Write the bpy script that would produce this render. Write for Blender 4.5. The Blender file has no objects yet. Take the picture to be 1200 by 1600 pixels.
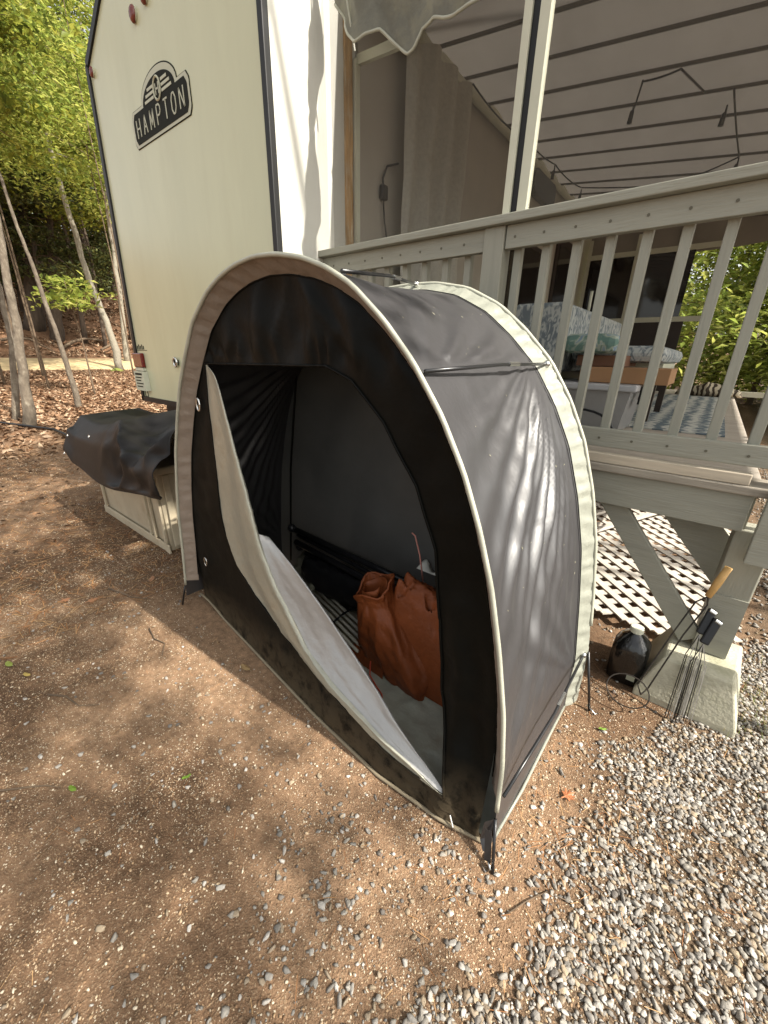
import bpy, math, random
import numpy as np
from mathutils import Vector, Matrix, noise
random.seed(7); rng = np.random.default_rng(7)
S = bpy.context.scene; COL = S.collection
# ------------------------------------------------------------------ camera
cd = bpy.data.cameras.new('camera'); cam = bpy.data.objects.new('camera', cd); COL.objects.link(cam); S.camera = cam
Rw = [[0.77863732, 0.24652743, -0.5770166], [0.62712327, -0.27499338, 0.72876269], [0.02098425, -0.92930236, -0.36872319]]
mw = Matrix([[r[0], -r[1], -r[2], 0] for r in Rw] + [[0, 0, 0, 1]])
mw[2][3] = 1.5
cam.matrix_world = mw
cd.sensor_fit = 'VERTICAL'; cd.sensor_height = 36; cd.lens = 615 / 1600 * 36; cd.clip_start = .02; cd.clip_end = 900
# ------------------------------------------------------------------ light
SUN = Vector((.70, .078, .71)).normalized()
w = bpy.data.worlds.new('World'); S.world = w; w.use_nodes = True
nt = w.node_tree; bg = nt.nodes['Background']; sky = nt.nodes.new('ShaderNodeTexSky'); sky.sky_type = 'NISHITA'; sky.sun_disc = False
sky.sun_elevation = math.asin(SUN.z); sky.sun_rotation = math.atan2(SUN.x, SUN.y); sky.air_density = 1.0; sky.dust_density = 3.0; sky.ozone_density = 1.0
hz = nt.nodes.new('ShaderNodeHueSaturation'); hz.inputs['Saturation'].default_value = .28   # hazy, nearly white summer sky
nt.links.new(sky.outputs[0], hz.inputs['Color']); hzm = nt.nodes.new('ShaderNodeMixRGB'); hzm.blend_type = 'MULTIPLY'; hzm.inputs[0].default_value = 1; hzm.inputs[2].default_value = (1, .985, .93, 1)
nt.links.new(hz.outputs[0], hzm.inputs[1]); nt.links.new(hzm.outputs[0], bg.inputs[0]); bg.inputs[1].default_value = .15
sd = bpy.data.lights.new('sun', 'SUN'); sd.energy = 4.3; sd.angle = math.radians(.6); sd.color = (1, .94, .84)
so = bpy.data.objects.new('sun', sd); COL.objects.link(so); so.rotation_euler = SUN.to_track_quat('Z', 'Y').to_euler(); so.location = (20, 1, 20)
S.view_settings.view_transform = 'Standard'; S.view_settings.look = 'None'; S.view_settings.gamma = 1; S.view_settings.exposure = 1.18
S.view_settings.use_curve_mapping = False
try:
    S.cycles.max_bounces = 8; S.cycles.transparent_max_bounces = 12
except Exception: pass
# ------------------------------------------------------------------ materials
def N(nt, t, **kw):
    n = nt.nodes.new('ShaderNode' + t)
    for k, v in kw.items(): setattr(n, k, v)
    return n
def mat(name, col, rough=.6, var=.12, scale=6, bump=0., bscale=80, spec=.35, metal=0, trans=0, alpha=0, stretch=None, pal=None, vcol=False, dirt=None, sheen=0, coat=0, tcol=None):
    m = bpy.data.materials.new(name); m.use_nodes = True; nt = m.node_tree; L = nt.links.new
    b = nt.nodes['Principled BSDF']; out = nt.nodes['Material Output']
    b.inputs['Roughness'].default_value = rough; b.inputs['Metallic'].default_value = metal; b.inputs['Specular IOR Level'].default_value = spec
    if sheen: b.inputs['Sheen Weight'].default_value = sheen; b.inputs['Sheen Roughness'].default_value = .4
    if coat: b.inputs['Coat Weight'].default_value = coat
    geo = N(nt, 'NewGeometry'); mp = N(nt, 'Mapping'); L(geo.outputs['Position'], mp.inputs[0])
    if stretch: mp.inputs['Scale'].default_value = stretch
    no = N(nt, 'TexNoise'); no.inputs['Scale'].default_value = scale; no.inputs['Detail'].default_value = 5; no.inputs['Roughness'].default_value = .6; L(mp.outputs[0], no.inputs['Vector'])
    if pal:
        cr = N(nt, 'ValToRGB'); cr.color_ramp.interpolation = 'CONSTANT' if len(pal) > 2 else 'LINEAR'
        while len(cr.color_ramp.elements) < len(pal): cr.color_ramp.elements.new(.5)
        for i, c in enumerate(pal):
            e = cr.color_ramp.elements[i]; e.position = i / len(pal); e.color = (*c, 1)
        L(geo.outputs['Random Per Island'], cr.inputs[0]); base = cr.outputs[0]
    elif vcol:
        at = N(nt, 'Attribute', attribute_name='Col'); base = at.outputs['Color']
    else:
        rg = N(nt, 'RGB'); rg.outputs[0].default_value = (*col, 1); base = rg.outputs[0]
    hs = N(nt, 'HueSaturation'); L(base, hs.inputs['Color'])
    mr = N(nt, 'MapRange'); mr.inputs[1].default_value = .25; mr.inputs[2].default_value = .75; mr.inputs[3].default_value = 1 - var; mr.inputs[4].default_value = 1 + var
    L(no.outputs['Fac'], mr.inputs[0]); L(mr.outputs[0], hs.inputs['Value']); c = hs.outputs[0]
    if dirt:   # (colour, scale, threshold, amount [, zmax]) blotches of dirt; with zmax only low down
        n2 = N(nt, 'TexNoise'); n2.inputs['Scale'].default_value = dirt[1]; n2.inputs['Detail'].default_value = 8; n2.inputs['Roughness'].default_value = .7
        L(mp.outputs[0], n2.inputs['Vector']); m2 = N(nt, 'MapRange'); m2.inputs[1].default_value = dirt[2]; m2.inputs[2].default_value = dirt[2] + .18; m2.inputs[4].default_value = dirt[3]
        L(n2.outputs['Fac'], m2.inputs[0]); fac = m2.outputs[0]
        if len(dirt) > 4:
            sx = N(nt, 'SeparateXYZ'); L(geo.outputs['Position'], sx.inputs[0]); m3 = N(nt, 'MapRange'); m3.inputs[1].default_value = 0; m3.inputs[2].default_value = dirt[4]; m3.inputs[3].default_value = 1; m3.inputs[4].default_value = 0
            L(sx.outputs['Z'], m3.inputs[0]); mu = N(nt, 'Math', operation='MULTIPLY'); L(fac, mu.inputs[0]); L(m3.outputs[0], mu.inputs[1]); fac = mu.outputs[0]
        mx = N(nt, 'MixRGB'); mx.inputs[2].default_value = (*dirt[0], 1); L(fac, mx.inputs[0]); L(c, mx.inputs[1]); c = mx.outputs[0]
    L(c, b.inputs['Base Color'])
    if bump:
        nb = N(nt, 'TexNoise'); nb.inputs['Scale'].default_value = bscale; nb.inputs['Detail'].default_value = 4; L(mp.outputs[0], nb.inputs['Vector'])
        bp = N(nt, 'Bump'); bp.inputs['Strength'].default_value = 1; bp.inputs['Distance'].default_value = bump; L(nb.outputs['Fac'], bp.inputs['Height']); L(bp.outputs[0], b.inputs['Normal'])
    sh = b.outputs[0]
    if trans:
        tr = N(nt, 'BsdfTranslucent'); ms = N(nt, 'MixShader'); ms.inputs[0].default_value = trans
        if tcol: tr.inputs[0].default_value = (*tcol, 1)
        else: L(c, tr.inputs[0])
        L(sh, ms.inputs[1]); L(tr.outputs[0], ms.inputs[2]); sh = ms.outputs[0]
    if alpha:
        ta = N(nt, 'BsdfTransparent'); ms = N(nt, 'MixShader'); ms.inputs[0].default_value = alpha
        L(sh, ms.inputs[1]); L(ta.outputs[0], ms.inputs[2]); sh = ms.outputs[0]
    L(sh, out.inputs[0]); return m
# ------------------------------------------------------------------ mesh helpers
class MB:
    def __init__(s): s.v = []; s.f = []
    def add(s, vs, fs):
        o = len(s.v); s.v += [tuple(p) for p in vs]; s.f += [tuple(i + o for i in f) for f in fs]; return s
    def box(s, x0, x1, y0, y1, z0, z1):
        v = [(x, y, z) for z in (z0, z1) for y in (y0, y1) for x in (x0, x1)]
        return s.add(v, [(0, 2, 3, 1), (4, 5, 7, 6), (0, 1, 5, 4), (2, 6, 7, 3), (0, 4, 6, 2), (1, 3, 7, 5)])
    def bar(s, a, b, wd, ht, up=(0, 0, 1)):
        a = Vector(a); b = Vector(b); d = (b - a).normalized(); u = Vector(up); sd_ = d.cross(u).normalized() * wd / 2; u = sd_.cross(d).normalized() * ht / 2
        v = [p + q for p in (a, b) for q in (-sd_ - u, sd_ - u, sd_ + u, -sd_ + u)]
        return s.add(v, [(3, 2, 1, 0), (4, 5, 6, 7), (0, 1, 5, 4), (1, 2, 6, 5), (2, 3, 7, 6), (3, 0, 4, 7)])
    def tube(s, pts, r, n=8, cap=True):
        pts = [Vector(p) for p in pts]; rs = r if isinstance(r, (list, tuple)) else [r] * len(pts)
        rows = []; pu = None
        for i, p in enumerate(pts):
            d = (pts[min(i + 1, len(pts) - 1)] - pts[max(i - 1, 0)]).normalized()
            if pu is None: pu = d.orthogonal().normalized()
            u = (pu - d * pu.dot(d)).normalized(); pu = u; w_ = d.cross(u)
            rows.append([p + (u * math.cos(2 * math.pi * k / n) + w_ * math.sin(2 * math.pi * k / n)) * rs[i] for k in range(n)])
        return s.loft(rows, True, cap)
    def loft(s, rows, closed=False, cap=False):
        n = len(rows[0]); v = [p for r in rows for p in r]; f = []
        for i in range(len(rows) - 1):
            for k in range(n if closed else n - 1):
                a = i * n + k; b = i * n + (k + 1) % n; f.append((a, b, b + n, a + n))
        if cap: f.append(tuple(range(n - 1, -1, -1))); f.append(tuple((len(rows) - 1) * n + k for k in range(n)))
        return s.add(v, f)
    def prism(s, poly, axis, t0, t1):      # poly of 2D points, extruded along axis from t0 to t1
        n = len(poly)
        def P(p, t):
            return {'y': (p[0], t, p[1]), 'x': (t, p[0], p[1]), 'z': (p[0], p[1], t)}[axis]
        v = [P(p, t0) for p in poly] + [P(p, t1) for p in poly]
        f = [tuple(range(n)), tuple(range(2 * n - 1, n - 1, -1))] + [(i, i + n, (i + 1) % n + n, (i + 1) % n) for i in range(n)]
        return s.add(v, f)
    def ball(s, c, r, n=8, sq=(1, 1, 1)):
        rows = []
        for i in range(n // 2 + 1):
            a = math.pi * i / (n // 2); rr = max(math.sin(a), .02)
            rows.append([(c[0] + r * sq[0] * rr * math.cos(2 * math.pi * k / n), c[1] + r * sq[1] * rr * math.sin(2 * math.pi * k / n), c[2] - r * sq[2] * math.cos(a)) for k in range(n)])
        return s.loft(rows, True, True)
    def build(s, name, m, parent=None, smooth=False, bevel=0, solid=0, **props):
        V = np.array(s.v, float); lo = V.min(0); hi = V.max(0); o0 = np.array([(lo[0] + hi[0]) / 2, (lo[1] + hi[1]) / 2, lo[2]])
        me = bpy.data.meshes.new(name); me.from_pydata([tuple(p) for p in V - o0], [], s.f); me.materials.append(m); me.validate()
        return link(name, me, o0, parent, smooth, bevel, solid, **props)
def link(name, me, o0, parent=None, smooth=False, bevel=0, solid=0, **props):
    o = bpy.data.objects.new(name, me); COL.objects.link(o); off = np.zeros(3)
    if parent is not None:
        o.parent = parent; off = np.array(W(parent))
    o.location = tuple(np.array(o0) - off)
    if smooth:
        for p in me.polygons: p.use_smooth = True
    if solid:
        q = o.modifiers.new('solid', 'SOLIDIFY'); q.thickness = solid; q.offset = 0
    if bevel:
        q = o.modifiers.new('bevel', 'BEVEL'); q.width = bevel; q.segments = 2; q.limit_method = 'ANGLE'
    for k, v in props.items(): o[k] = v
    return o
def W(o):
    p = Vector(o.location)
    while o.parent: o = o.parent; p += Vector(o.location)
    return p
def thing(name, loc, label, cat, group=None):
    o = bpy.data.objects.new(name, None); COL.objects.link(o); o.location = loc; o.empty_display_size = .1
    o['label'] = label; o['category'] = cat
    if group: o['group'] = group
    return o
def arr(name, V, F, m, parent=None, smooth=False, **props):    # big mesh from numpy arrays (equal-size faces)
    V = np.asarray(V, np.float32); F = np.asarray(F, np.int32); lo = V.min(0); hi = V.max(0); o0 = np.array([(lo[0] + hi[0]) / 2, (lo[1] + hi[1]) / 2, lo[2]])
    me = bpy.data.meshes.new(name); k = F.shape[1]
    me.vertices.add(len(V)); me.vertices.foreach_set('co', (V - o0).astype(np.float32).ravel())
    me.loops.add(F.size); me.loops.foreach_set('vertex_index', F.ravel())
    me.polygons.add(len(F)); me.polygons.foreach_set('loop_start', np.arange(0, F.size, k, dtype=np.int32)); me.polygons.foreach_set('loop_total', np.full(len(F), k, np.int32))
    if smooth: me.polygons.foreach_set('use_smooth', np.ones(len(F), bool))
    me.update(calc_edges=True); me.materials.append(m)
    return link(name, me, o0, parent, **props)
def fbm(x, y, z=0, o=3):
    return noise.fractal(Vector((x, y, z)), .5, 2, o)
def sm(t): t = min(max(t, 0), 1); return t * t * (3 - 2 * t)
# ------------------------------------------------------------------ material library
GREEN = mat('sage_paint', (.295, .29, .238), .6, .16, 7, .0025, 60, stretch=(.22, 2.5, 2.5), dirt=((.17, .16, .12), 7, .52, .55))
GREENV = mat('sage_paint_upright', (.295, .29, .238), .6, .16, 7, .0025, 60, stretch=(2.5, 2.5, .22), dirt=((.17, .16, .12), 7, .52, .55))
DECK = mat('weathered_board', (.30, .265, .215), .8, .3, 7, .002, 90, stretch=(.35, 3, 3), dirt=((.10, .08, .055), 6, .5, .7))
DECKFLOOR = mat('deck_floor_board', (.34, .30, .25), .75, .22, 5, .002, 90, stretch=(.4, 4, 1))
SIDING = mat('trailer_siding', (.545, .55, .37), .26, .05, 2.2, .0012, 3.5, stretch=(1.6, 1, .35), spec=.4, dirt=((.50, .49, .32), 2.3, .50, .45))
SIDEWALL = mat('trailer_white_side', (.52, .51, .46), .5, .06, 3, .001, 10, dirt=((.5, .43, .36), 5, .57, .4))
BLACKTRIM = mat('black_trim', (.012, .012, .012), .5, .2, 10)
RUST = mat('stained_wood_strip', (.42, .25, .10), .8, .5, 9, .003, 60, stretch=(4, 4, .5), dirt=((.55, .48, .36), 12, .5, .8))
WHITE = mat('white_frame', (.54, .54, .43), .45, .08, 5, dirt=((.4, .37, .28), 12, .6, .5))
TENT = mat('grey_tent_fabric', (.0275, .0262, .0278), .44, .06, 14, .0007, 60, spec=1.0, stretch=(1, 1, .55), dirt=((.15, .135, .125), 60, .68, .4))
TENTIN = mat('grey_back_fabric', (.085, .084, .08), .6, .12, 4, .002, 14, trans=.14)
TENTBLK = mat('black_tent_fabric', (.0042, .0044, .0036), .46, .3, 6, .0022, 22, spec=.09, dirt=((.115, .088, .055), 16, .34, .55, .26))
TAN = mat('tan_reflex_strip', (.225, .185, .15), .5, .12, 20, .002, 60, spec=.4)
PALE = mat('pale_green_strip', (.235, .24, .20), .42, .1, 12, .003, 40, spec=.4)
PIPE = mat('pale_piping', (.37, .37, .30), .4, .1, 20)
SILVER = mat('silver_coated_flap', (.34, .335, .325), .40, .06, 8, .003, 34, metal=.3, spec=.5, dirt=((.30, .28, .23), 14, .62, .15))
CREAMF = mat('cream_flap_edge', (.36, .355, .29), .38, .10, 9, .004, 30, metal=.35, dirt=((.28, .23, .15), 9, .55, .6))
FLOORF = mat('groundsheet', (.36, .365, .295), .38, .2, 8, .006, 22, spec=.5, dirt=((.20, .15, .09), 8, .55, .5))
ROD = mat('black_rod', (.012, .012, .013), .3, .2, 10, spec=.5)
METAL = mat('bright_metal', (.6, .6, .58), .25, .1, 10, metal=1)
ORANGE = mat('rust_orange_tarp', (.195, .050, .0135), .55, .22, 9, .004, 45, spec=.3)
CORD = mat('orange_cord', (.5, .07, .035), .6, .1, 10)
TARP = mat('black_tarp', (.011, .0105, .0105), .5, .15, 7, .001, 30, spec=.14)
BIN = mat('beige_plastic', (.46, .40, .29), .45, .1, 4, .001, 80, dirt=((.30, .22, .13), 5, .5, .5))
CONC = mat('concrete', (.40, .38, .29), .9, .16, 8, .004, 60, dirt=((.22, .22, .13), 5, .5, .6))
LATT = mat('white_lattice', (.46, .42, .365), .7, .15, 10, dirt=((.32, .24, .16), 9, .55, .7))
WIRE = mat('blackened_wire', (.03, .025, .02), .5, .3, 30, metal=.4)
TINWIRE = mat('tinned_wire', (.35, .32, .28), .35, .3, 30, metal=.8)
WOODH = mat('wood_handle', (.55, .33, .12), .5, .25, 12, stretch=(3, 3, .6))
BPLAST = mat('black_plastic', (.012, .012, .013), .3, .2, 10)
JUG = mat('dark_jug', (.005, .005, .005), .2, .2, 6, .004, 30, spec=.7)
AWN = mat('awning_canvas', (.24, .215, .19), .8, .1, 2.5, .006, 4, trans=.16, stretch=(1, .45, 1), dirt=((.21, .19, .165), 3, .5, .5))
RAFT = mat('awning_seam_rib', (.10, .09, .08), .7, .1, 5)
FLAPC = mat('old_canvas_valance', (.17, .168, .14), .85, .2, 6, .004, 60, trans=.2, dirt=((.25, .24, .17), 6, .5, .6))
CURT = mat('curtain_cloth', (.46, .44, .38), .9, .1, 40, .003, 200, trans=.2)
SCREEN = mat('insect_screen', (.10, .09, .075), .9, .05, 5, alpha=.80, spec=.1)
BOARD = mat('cardboard', (.34, .19, .095), .8, .1, 5)
PAPER = mat('paper', (.7, .68, .6), .7, .05, 5)
TOTE = mat('clear_plastic_tote', (.42, .41, .40), .25, .1, 5, trans=.3, alpha=.25)
GLASSD = mat('dark_window_glass', (.018, .014, .012), .06, .1, 5, spec=.8)
DARKP = mat('dark_brown_panel', (.035, .025, .02), .4, .2, 5)
RED = mat('red_lens', (.13, .004, .004), .2, .2, 20, spec=.6)
REDB = mat('marker_lens', (.14, .022, .012), .25, .2, 20, spec=.6)
INK = mat('badge_ink', (.012, .012, .007), .6, .05, 5, spec=.1)
BADGE = mat('badge_border', (.46, .46, .34), .4, .05, 5)
BARK = mat('grey_bark', (.13, .105, .078), .95, .35, 14, .02, 25, stretch=(1, 1, .5), dirt=((.24, .22, .17), 14, .54, .8))
BARKD = mat('dark_bark', (.075, .055, .04), .95, .35, 8, .03, 14, stretch=(1, 1, .3))
BIRCH = mat('birch_bark', (.25, .225, .175), .85, .25, 8, .01, 20, stretch=(1, 1, .6), dirt=((.10, .08, .06), 8, .50, .9))
TWIG = mat('twig_bark', (.12, .085, .055), .9, .3, 20)
LEAFY = mat('maple_leaf_green', (0, 0, 0), .5, .12, 3, pal=[(.24, .26, .04), (.17, .21, .032), (.32, .32, .055), (.10, .135, .025), (.21, .235, .035)], trans=.55, spec=.3)
LEAFB = mat('bright_leaf_green', (0, 0, 0), .5, .12, 3, pal=[(.34, .38, .08), (.25, .31, .06), (.42, .43, .11), (.18, .23, .05)], trans=.6, spec=.3)
HEML = mat('hemlock_needle', (0, 0, 0), .6, .2, 3, pal=[(.06, .078, .024), (.085, .10, .03), (.12, .13, .036), (.04, .05, .018)], trans=.25)
LITTER = mat('dry_leaves', (0, 0, 0), .8, .15, 6, spec=.15, pal=[(.22, .135, .08), (.30, .20, .125), (.14, .08, .045), (.40, .29, .195), (.18, .10, .055), (.26, .155, .09), (.10, .06, .035)])
STONE = mat('crushed_gravel', (0, 0, 0), .8, .22, 60, .002, 160, pal=[(.26, .24, .21), (.17, .155, .135), (.34, .315, .28), (.22, .20, .17), (.13, .115, .10), (.28, .22, .15), (.20, .185, .165), (.42, .39, .35), (.24, .19, .135)])
GRIT = mat('tan_grit', (0, 0, 0), .8, .15, 40, pal=[(.42, .32, .21), (.27, .175, .10), (.55, .47, .35), (.17, .10, .055), (.33, .22, .125), (.22, .135, .075)])
NEEDLE = mat('pine_needles', (0, 0, 0), .7, .15, 10, pal=[(.30, .13, .045), (.38, .20, .08), (.22, .09, .03), (.42, .26, .12)])
# ------------------------------------------------------------------ ground
RX = [(-400, 30), (-120, 24), (-60, 11.5), (-32, 4.2), (-22.2, 1.25), (-21.5, 1.12), (-18.3, .82), (-17.6, .80), (-12, .40), (-6, 0), (400, 0)]
RX.sort()
rxx = [a for a, b in RX]; rxz = [b for a, b in RX]
def H0(x, y):
    z = float(np.interp(x, rxx, rxz))
    if y > 14: z += .10 * (y - 14) ** .9
    return z
def H(x, y):
    z = H0(x, y); r = math.hypot(x, y)
    z += .010 * fbm(x * 2.1, y * 2.1, 3) + (.05 * min(max(r - 5, 0), 12) / 12) * fbm(x * .5, y * .5, 9)
    if x < -22.5: z += .35 * fbm(x * .25, y * .25, 5)
    return z
def axis(lo, hi, n0, n1, step, grow=1.16):
    a = list(np.arange(n0, n1, step)); s = step; x = n1
    while x < hi: a.append(x); s *= grow; x += s
    a.append(hi); s = step; x = n0 - step
    while x > lo: a.insert(0, x); s *= grow; x -= s
    a.insert(0, lo); return a
gx_ = axis(-400, 300, -3.2, 1.6, .04, 1.07); gy_ = axis(-200, 400, -.5, 2.4, .04, 1.07)
def gravel_w(x, y):   # 1 in the grey gravel bed, 0 in the brown dirt
    e = np.interp(y, [-2, .2, .35, .75, 1.0, 1.5, 2.0, 2.5, 3.2, 6, 12], [-.2, -.22, -.16, -.02, -.02, .05, .28, .42, .5, .6, 1.0])
    n = .14 * fbm(x * 1.7, y * 1.7, 1)
    return sm((x - e + n + .08) / .26)
V = []; C = []
for y in gy_:
    for x in gx_:
        V.append((x, y, H(x, y)))
        g = gravel_w(x, y); n = .5 + .5 * fbm(x * .8, y * .8, 7)
        c = Vector((.105, .060, .034)).lerp(Vector((.24, .150, .090)), sm(n * 1.6 - .40))
        c = c.lerp(Vector((.095, .068, .045)), g * .8)
        if x < -7: c = c.lerp(Vector((.17, .09, .05)), sm((-7 - x) / 4))
        C.append(c)
nx = len(gx_); ny = len(gy_); idx = np.arange(nx * ny).reshape(ny, nx)
F = np.stack([idx[:-1, :-1], idx[:-1, 1:], idx[1:, 1:], idx[1:, :-1]], -1).reshape(-1, 4)
GROUND = mat('dirt_ground', (0, 0, 0), .95, .45, 30, .008, 190, vcol=True, dirt=((.38, .29, .19), 190, .54, 1.0), spec=.15)
g = arr('ground', V, F, GROUND, smooth=True, kind='structure')
at = g.data.color_attributes.new('Col', 'FLOAT_COLOR', 'POINT'); at.data.foreach_set('color', np.array([(c[0], c[1], c[2], 1) for c in C], np.float32).ravel())
rows = []
for i in range(60):
    y = -20 + i * 1.2; off = .35 * math.sin(y * .35) + .12 * y * .12
    rows.append([(x + off, y, H0(x + off, y) + .05 + (.03 if 0 < k < 4 else -.09)) for k, x in enumerate((-21.9, -21.2, -20, -18.8, -18.1))])
ROAD = mat('sandy_track', (.44, .33, .18), .95, .2, 2, .01, 30, dirt=((.28, .18, .09), 1.5, .5, .6))
MB().loft(rows).build('dirt_road', ROAD, None, True, kind='structure')
# --- gravel, grit, needles, leaf litter (uncountable ground cover)
def ico(sub):
    t = (1 + 5 ** .5) / 2
    v = [(-1, t, 0), (1, t, 0), (-1, -t, 0), (1, -t, 0), (0, -1, t), (0, 1, t), (0, -1, -t), (0, 1, -t), (t, 0, -1), (t, 0, 1), (-t, 0, -1), (-t, 0, 1)]
    f = [(0, 11, 5), (0, 5, 1), (0, 1, 7), (0, 7, 10), (0, 10, 11), (1, 5, 9), (5, 11, 4), (11, 10, 2), (10, 7, 6), (7, 1, 8), (3, 9, 4), (3, 4, 2), (3, 2, 6), (3, 6, 8), (3, 8, 9), (4, 9, 5), (2, 4, 11), (6, 2, 10), (8, 6, 7), (9, 8, 1)]
    v = [Vector(p).normalized() for p in v]
    for _ in range(sub):
        mid = {}; nf = []
        def m(a, b):
            k = (min(a, b), max(a, b))
            if k not in mid: mid[k] = len(v); v.append(((v[a] + v[b]) / 2).normalized())
            return mid[k]
        for a, b, c in f:
            x, y, z = m(a, b), m(b, c), m(c, a); nf += [(a, x, z), (b, y, x), (c, z, y), (x, y, z)]
        f = nf
    return np.array(v), np.array(f)
OCT = (np.array([(1, 0, 0), (0, 1, 0), (-1, 0, 0), (0, -1, 0), (0, 0, 1.)]), np.array([(0, 1, 4), (1, 2, 4), (2, 3, 4), (3, 0, 4)]))
def rocks(name, pts, sizes, m, sub=0, sink=.25, smooth=True, jit=.22):
    bv, bf = ico(sub) if sub >= 0 else OCT; n = len(pts); nv = len(bv)
    vs = []
    for k in range(8):   # base shapes
        r = np.random.default_rng(k); q = bv * (1 + r.normal(0, jit, (nv, 1)) * (.5 if sub else 1)); 
        d = r.normal(0, 1, (8, 3)); d /= np.linalg.norm(d, axis=1)[:, None]
        for a in d:   # chop facets
            t = q @ a; q = q - np.maximum(t - .50, 0)[:, None] * a
        vs.append(q)
    vs = np.array(vs); pick = rng.integers(0, 8, n); P = vs[pick]
    sc = np.stack([rng.uniform(.75, 1.45, n), rng.uniform(.6, 1.0, n), rng.uniform(.40, .75, n)], -1) * sizes[:, None]
    P = P * sc[:, None, :]; a = rng.uniform(0, 6.283, n); t = rng.normal(0, .25, n)
    ca, sa, ct, st = np.cos(a), np.sin(a), np.cos(t), np.sin(t)
    x = P[..., 0] * ct[:, None] - P[..., 2] * st[:, None]; z = P[..., 0] * st[:, None] + P[..., 2] * ct[:, None]; y = P[..., 1]
    X = x * ca[:, None] - y * sa[:, None] + pts[:, 0, None]; Y = x * sa[:, None] + y * ca[:, None] + pts[:, 1, None]; Z = z + pts[:, 2, None] + (sc[:, 2] * (1 - 2 * sink))[:, None]
    VV = np.stack([X, Y, Z], -1).reshape(-1, 3); FF = (bf[None] + (np.arange(n) * nv)[:, None, None]).reshape(-1, 3)
    return arr(name, VV, FF, m, smooth=smooth, kind='stuff', label=None) if False else arr(name, VV, FF, m, smooth=smooth, kind='stuff')
def intent(x, y): return -2.3 < x < -.18 and .84 < y < 1.7
def scatter(n, x0, x1, y0, y1, prob, near=None):
    out = []
    xs = rng.uniform(x0, x1, n); ys = rng.uniform(y0, y1, n); r = rng.uniform(0, 1, n)
    for x, y, q in zip(xs, ys, r):
        if intent(x, y): continue
        if q < prob(x, y): out.append((x, y, H(x, y)))
    return np.array(out)
def pg(x, y):
    g = gravel_w(x, y); pn = .5 + .5 * fbm(x * 1.3 + 5, y * 1.3, 2); thin = .35 + .65 * sm(pn * 2.2 - .35)
    return g * (thin if x < .6 else max(thin, .75)) + .02 * (1 - g)
def rsz(n, a, b): return a + (b - a) * rng.uniform(0, 1, n) ** 1.5
def gravel(name, n, box, prob, a, b, cut=.0092, m=STONE):
    p = scatter(n, *box, prob); z = rsz(len(p), a, b); big = z > cut
    if big.any(): rocks(name, p[big], z[big], m, 1, .2, False, .3)
    rocks(name, p[~big], z[~big], m, 0, .25, False, .2)
gravel('gravel', 56000, (-.6, 1.0, .1, 1.5), pg, .0042, .0135, .0098)
gravel('gravel', 40000, (-.6, 1.9, 1.5, 2.8), pg, .005, .0155, 9)
gravel('gravel', 7000, (1.0, 2.2, .1, 1.5), pg, .006, .0165, 9)
p2 = scatter(34000, -.3, 4.5, 2.6, 9, lambda x, y: pg(x, y) * (1 if y < 5 else .6)); rocks('gravel', p2, rng.uniform(.009, .020, len(p2)), STONE, 0, .2, False, .16)
def ps(x, y):   # sparse stones in the dirt, denser near the gravel
    d = math.hypot(x + .35, (y - .45)); cl = sm(1.6 * fbm(x * 2.3, y * 2.3, 11) + .35)
    return min(1, (1.1 * math.exp(-d * d / .10) + .42 * math.exp(-d / .6) + .05) * (.3 + cl))
gravel('loose_stones', 17000, (-3.5, .1, -.6, 1.3), ps, .0030, .0125, .0085)
p3 = scatter(2500, -7, 2, -1.5, 3.5, lambda x, y: .3); rocks('loose_stones', p3, rng.uniform(.006, .014, len(p3)), STONE, 0, .25)
p4 = scatter(240000, -3.4, 1.2, -.5, 1.9, lambda x, y: .35 + .65 * sm(1.5 * fbm(x * 1.9, y * 1.9, 21) + .5)); rocks('dirt_grit', p4, rng.uniform(.0016, .0046, len(p4)), GRIT, -1, .5, False)
p4 = scatter(50000, -8, -3, -.6, 3.2, lambda x, y: .8); rocks('dirt_grit', p4, rng.uniform(.004, .009, len(p4)), GRIT, -1, .5, False)
def leaves(n, pts, size, m, name, flat=.35, parent=None, kind='stuff', lift=.006, droop=0., narrow=.52):
    n = len(pts); a = rng.uniform(0, 6.283, n); pit = rng.normal(0, flat, n) - droop; rol = rng.normal(0, flat, n)
    L_ = size * rng.uniform(.6, 1.25, n); Wd = L_ * narrow * rng.uniform(.7, 1.1, n)
    ex = np.stack([np.cos(a) * np.cos(pit), np.sin(a) * np.cos(pit), np.sin(pit)], -1)
    sx = np.stack([-np.sin(a), np.cos(a), np.zeros(n)], -1); nz = np.cross(ex, sx)
    sy = sx * np.cos(rol)[:, None] + nz * np.sin(rol)[:, None]; nn = np.cross(ex, sy)
    c = pts; Lx = ex * (L_ / 2)[:, None]; Wy = sy * (Wd / 2)[:, None]; k = nn * (L_ * .13)[:, None]
    V = np.stack([c - Lx, c - Lx * .1 + Wy + k, c + Lx, c - Lx * .1 - Wy + k], 1).reshape(-1, 3); V[:, 2] += lift
    i = np.arange(n)[:, None] * 4; F = np.concatenate([i + np.array([[0, 2, 1]]), i + np.array([[0, 3, 2]])], 0)
    props = {'kind': kind} if kind else {}
    return arr(name, V, F, m, parent, **props)
def litterpts(n, x0, x1, k0, k1, dens=lambda x, y: 1):
    xs = rng.uniform(x0, x1, n); ks = rng.uniform(k0, k1, n); ys = -xs * ks + rng.normal(0, .3, n); r = rng.uniform(0, 1, n)
    return np.array([(x, y, H(x, y)) for x, y, q in zip(xs, ys, r) if not (-22.1 < x - .35 * math.sin(y * .35) - .0144 * y < -17.95) and q < dens(x, y)])
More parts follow.
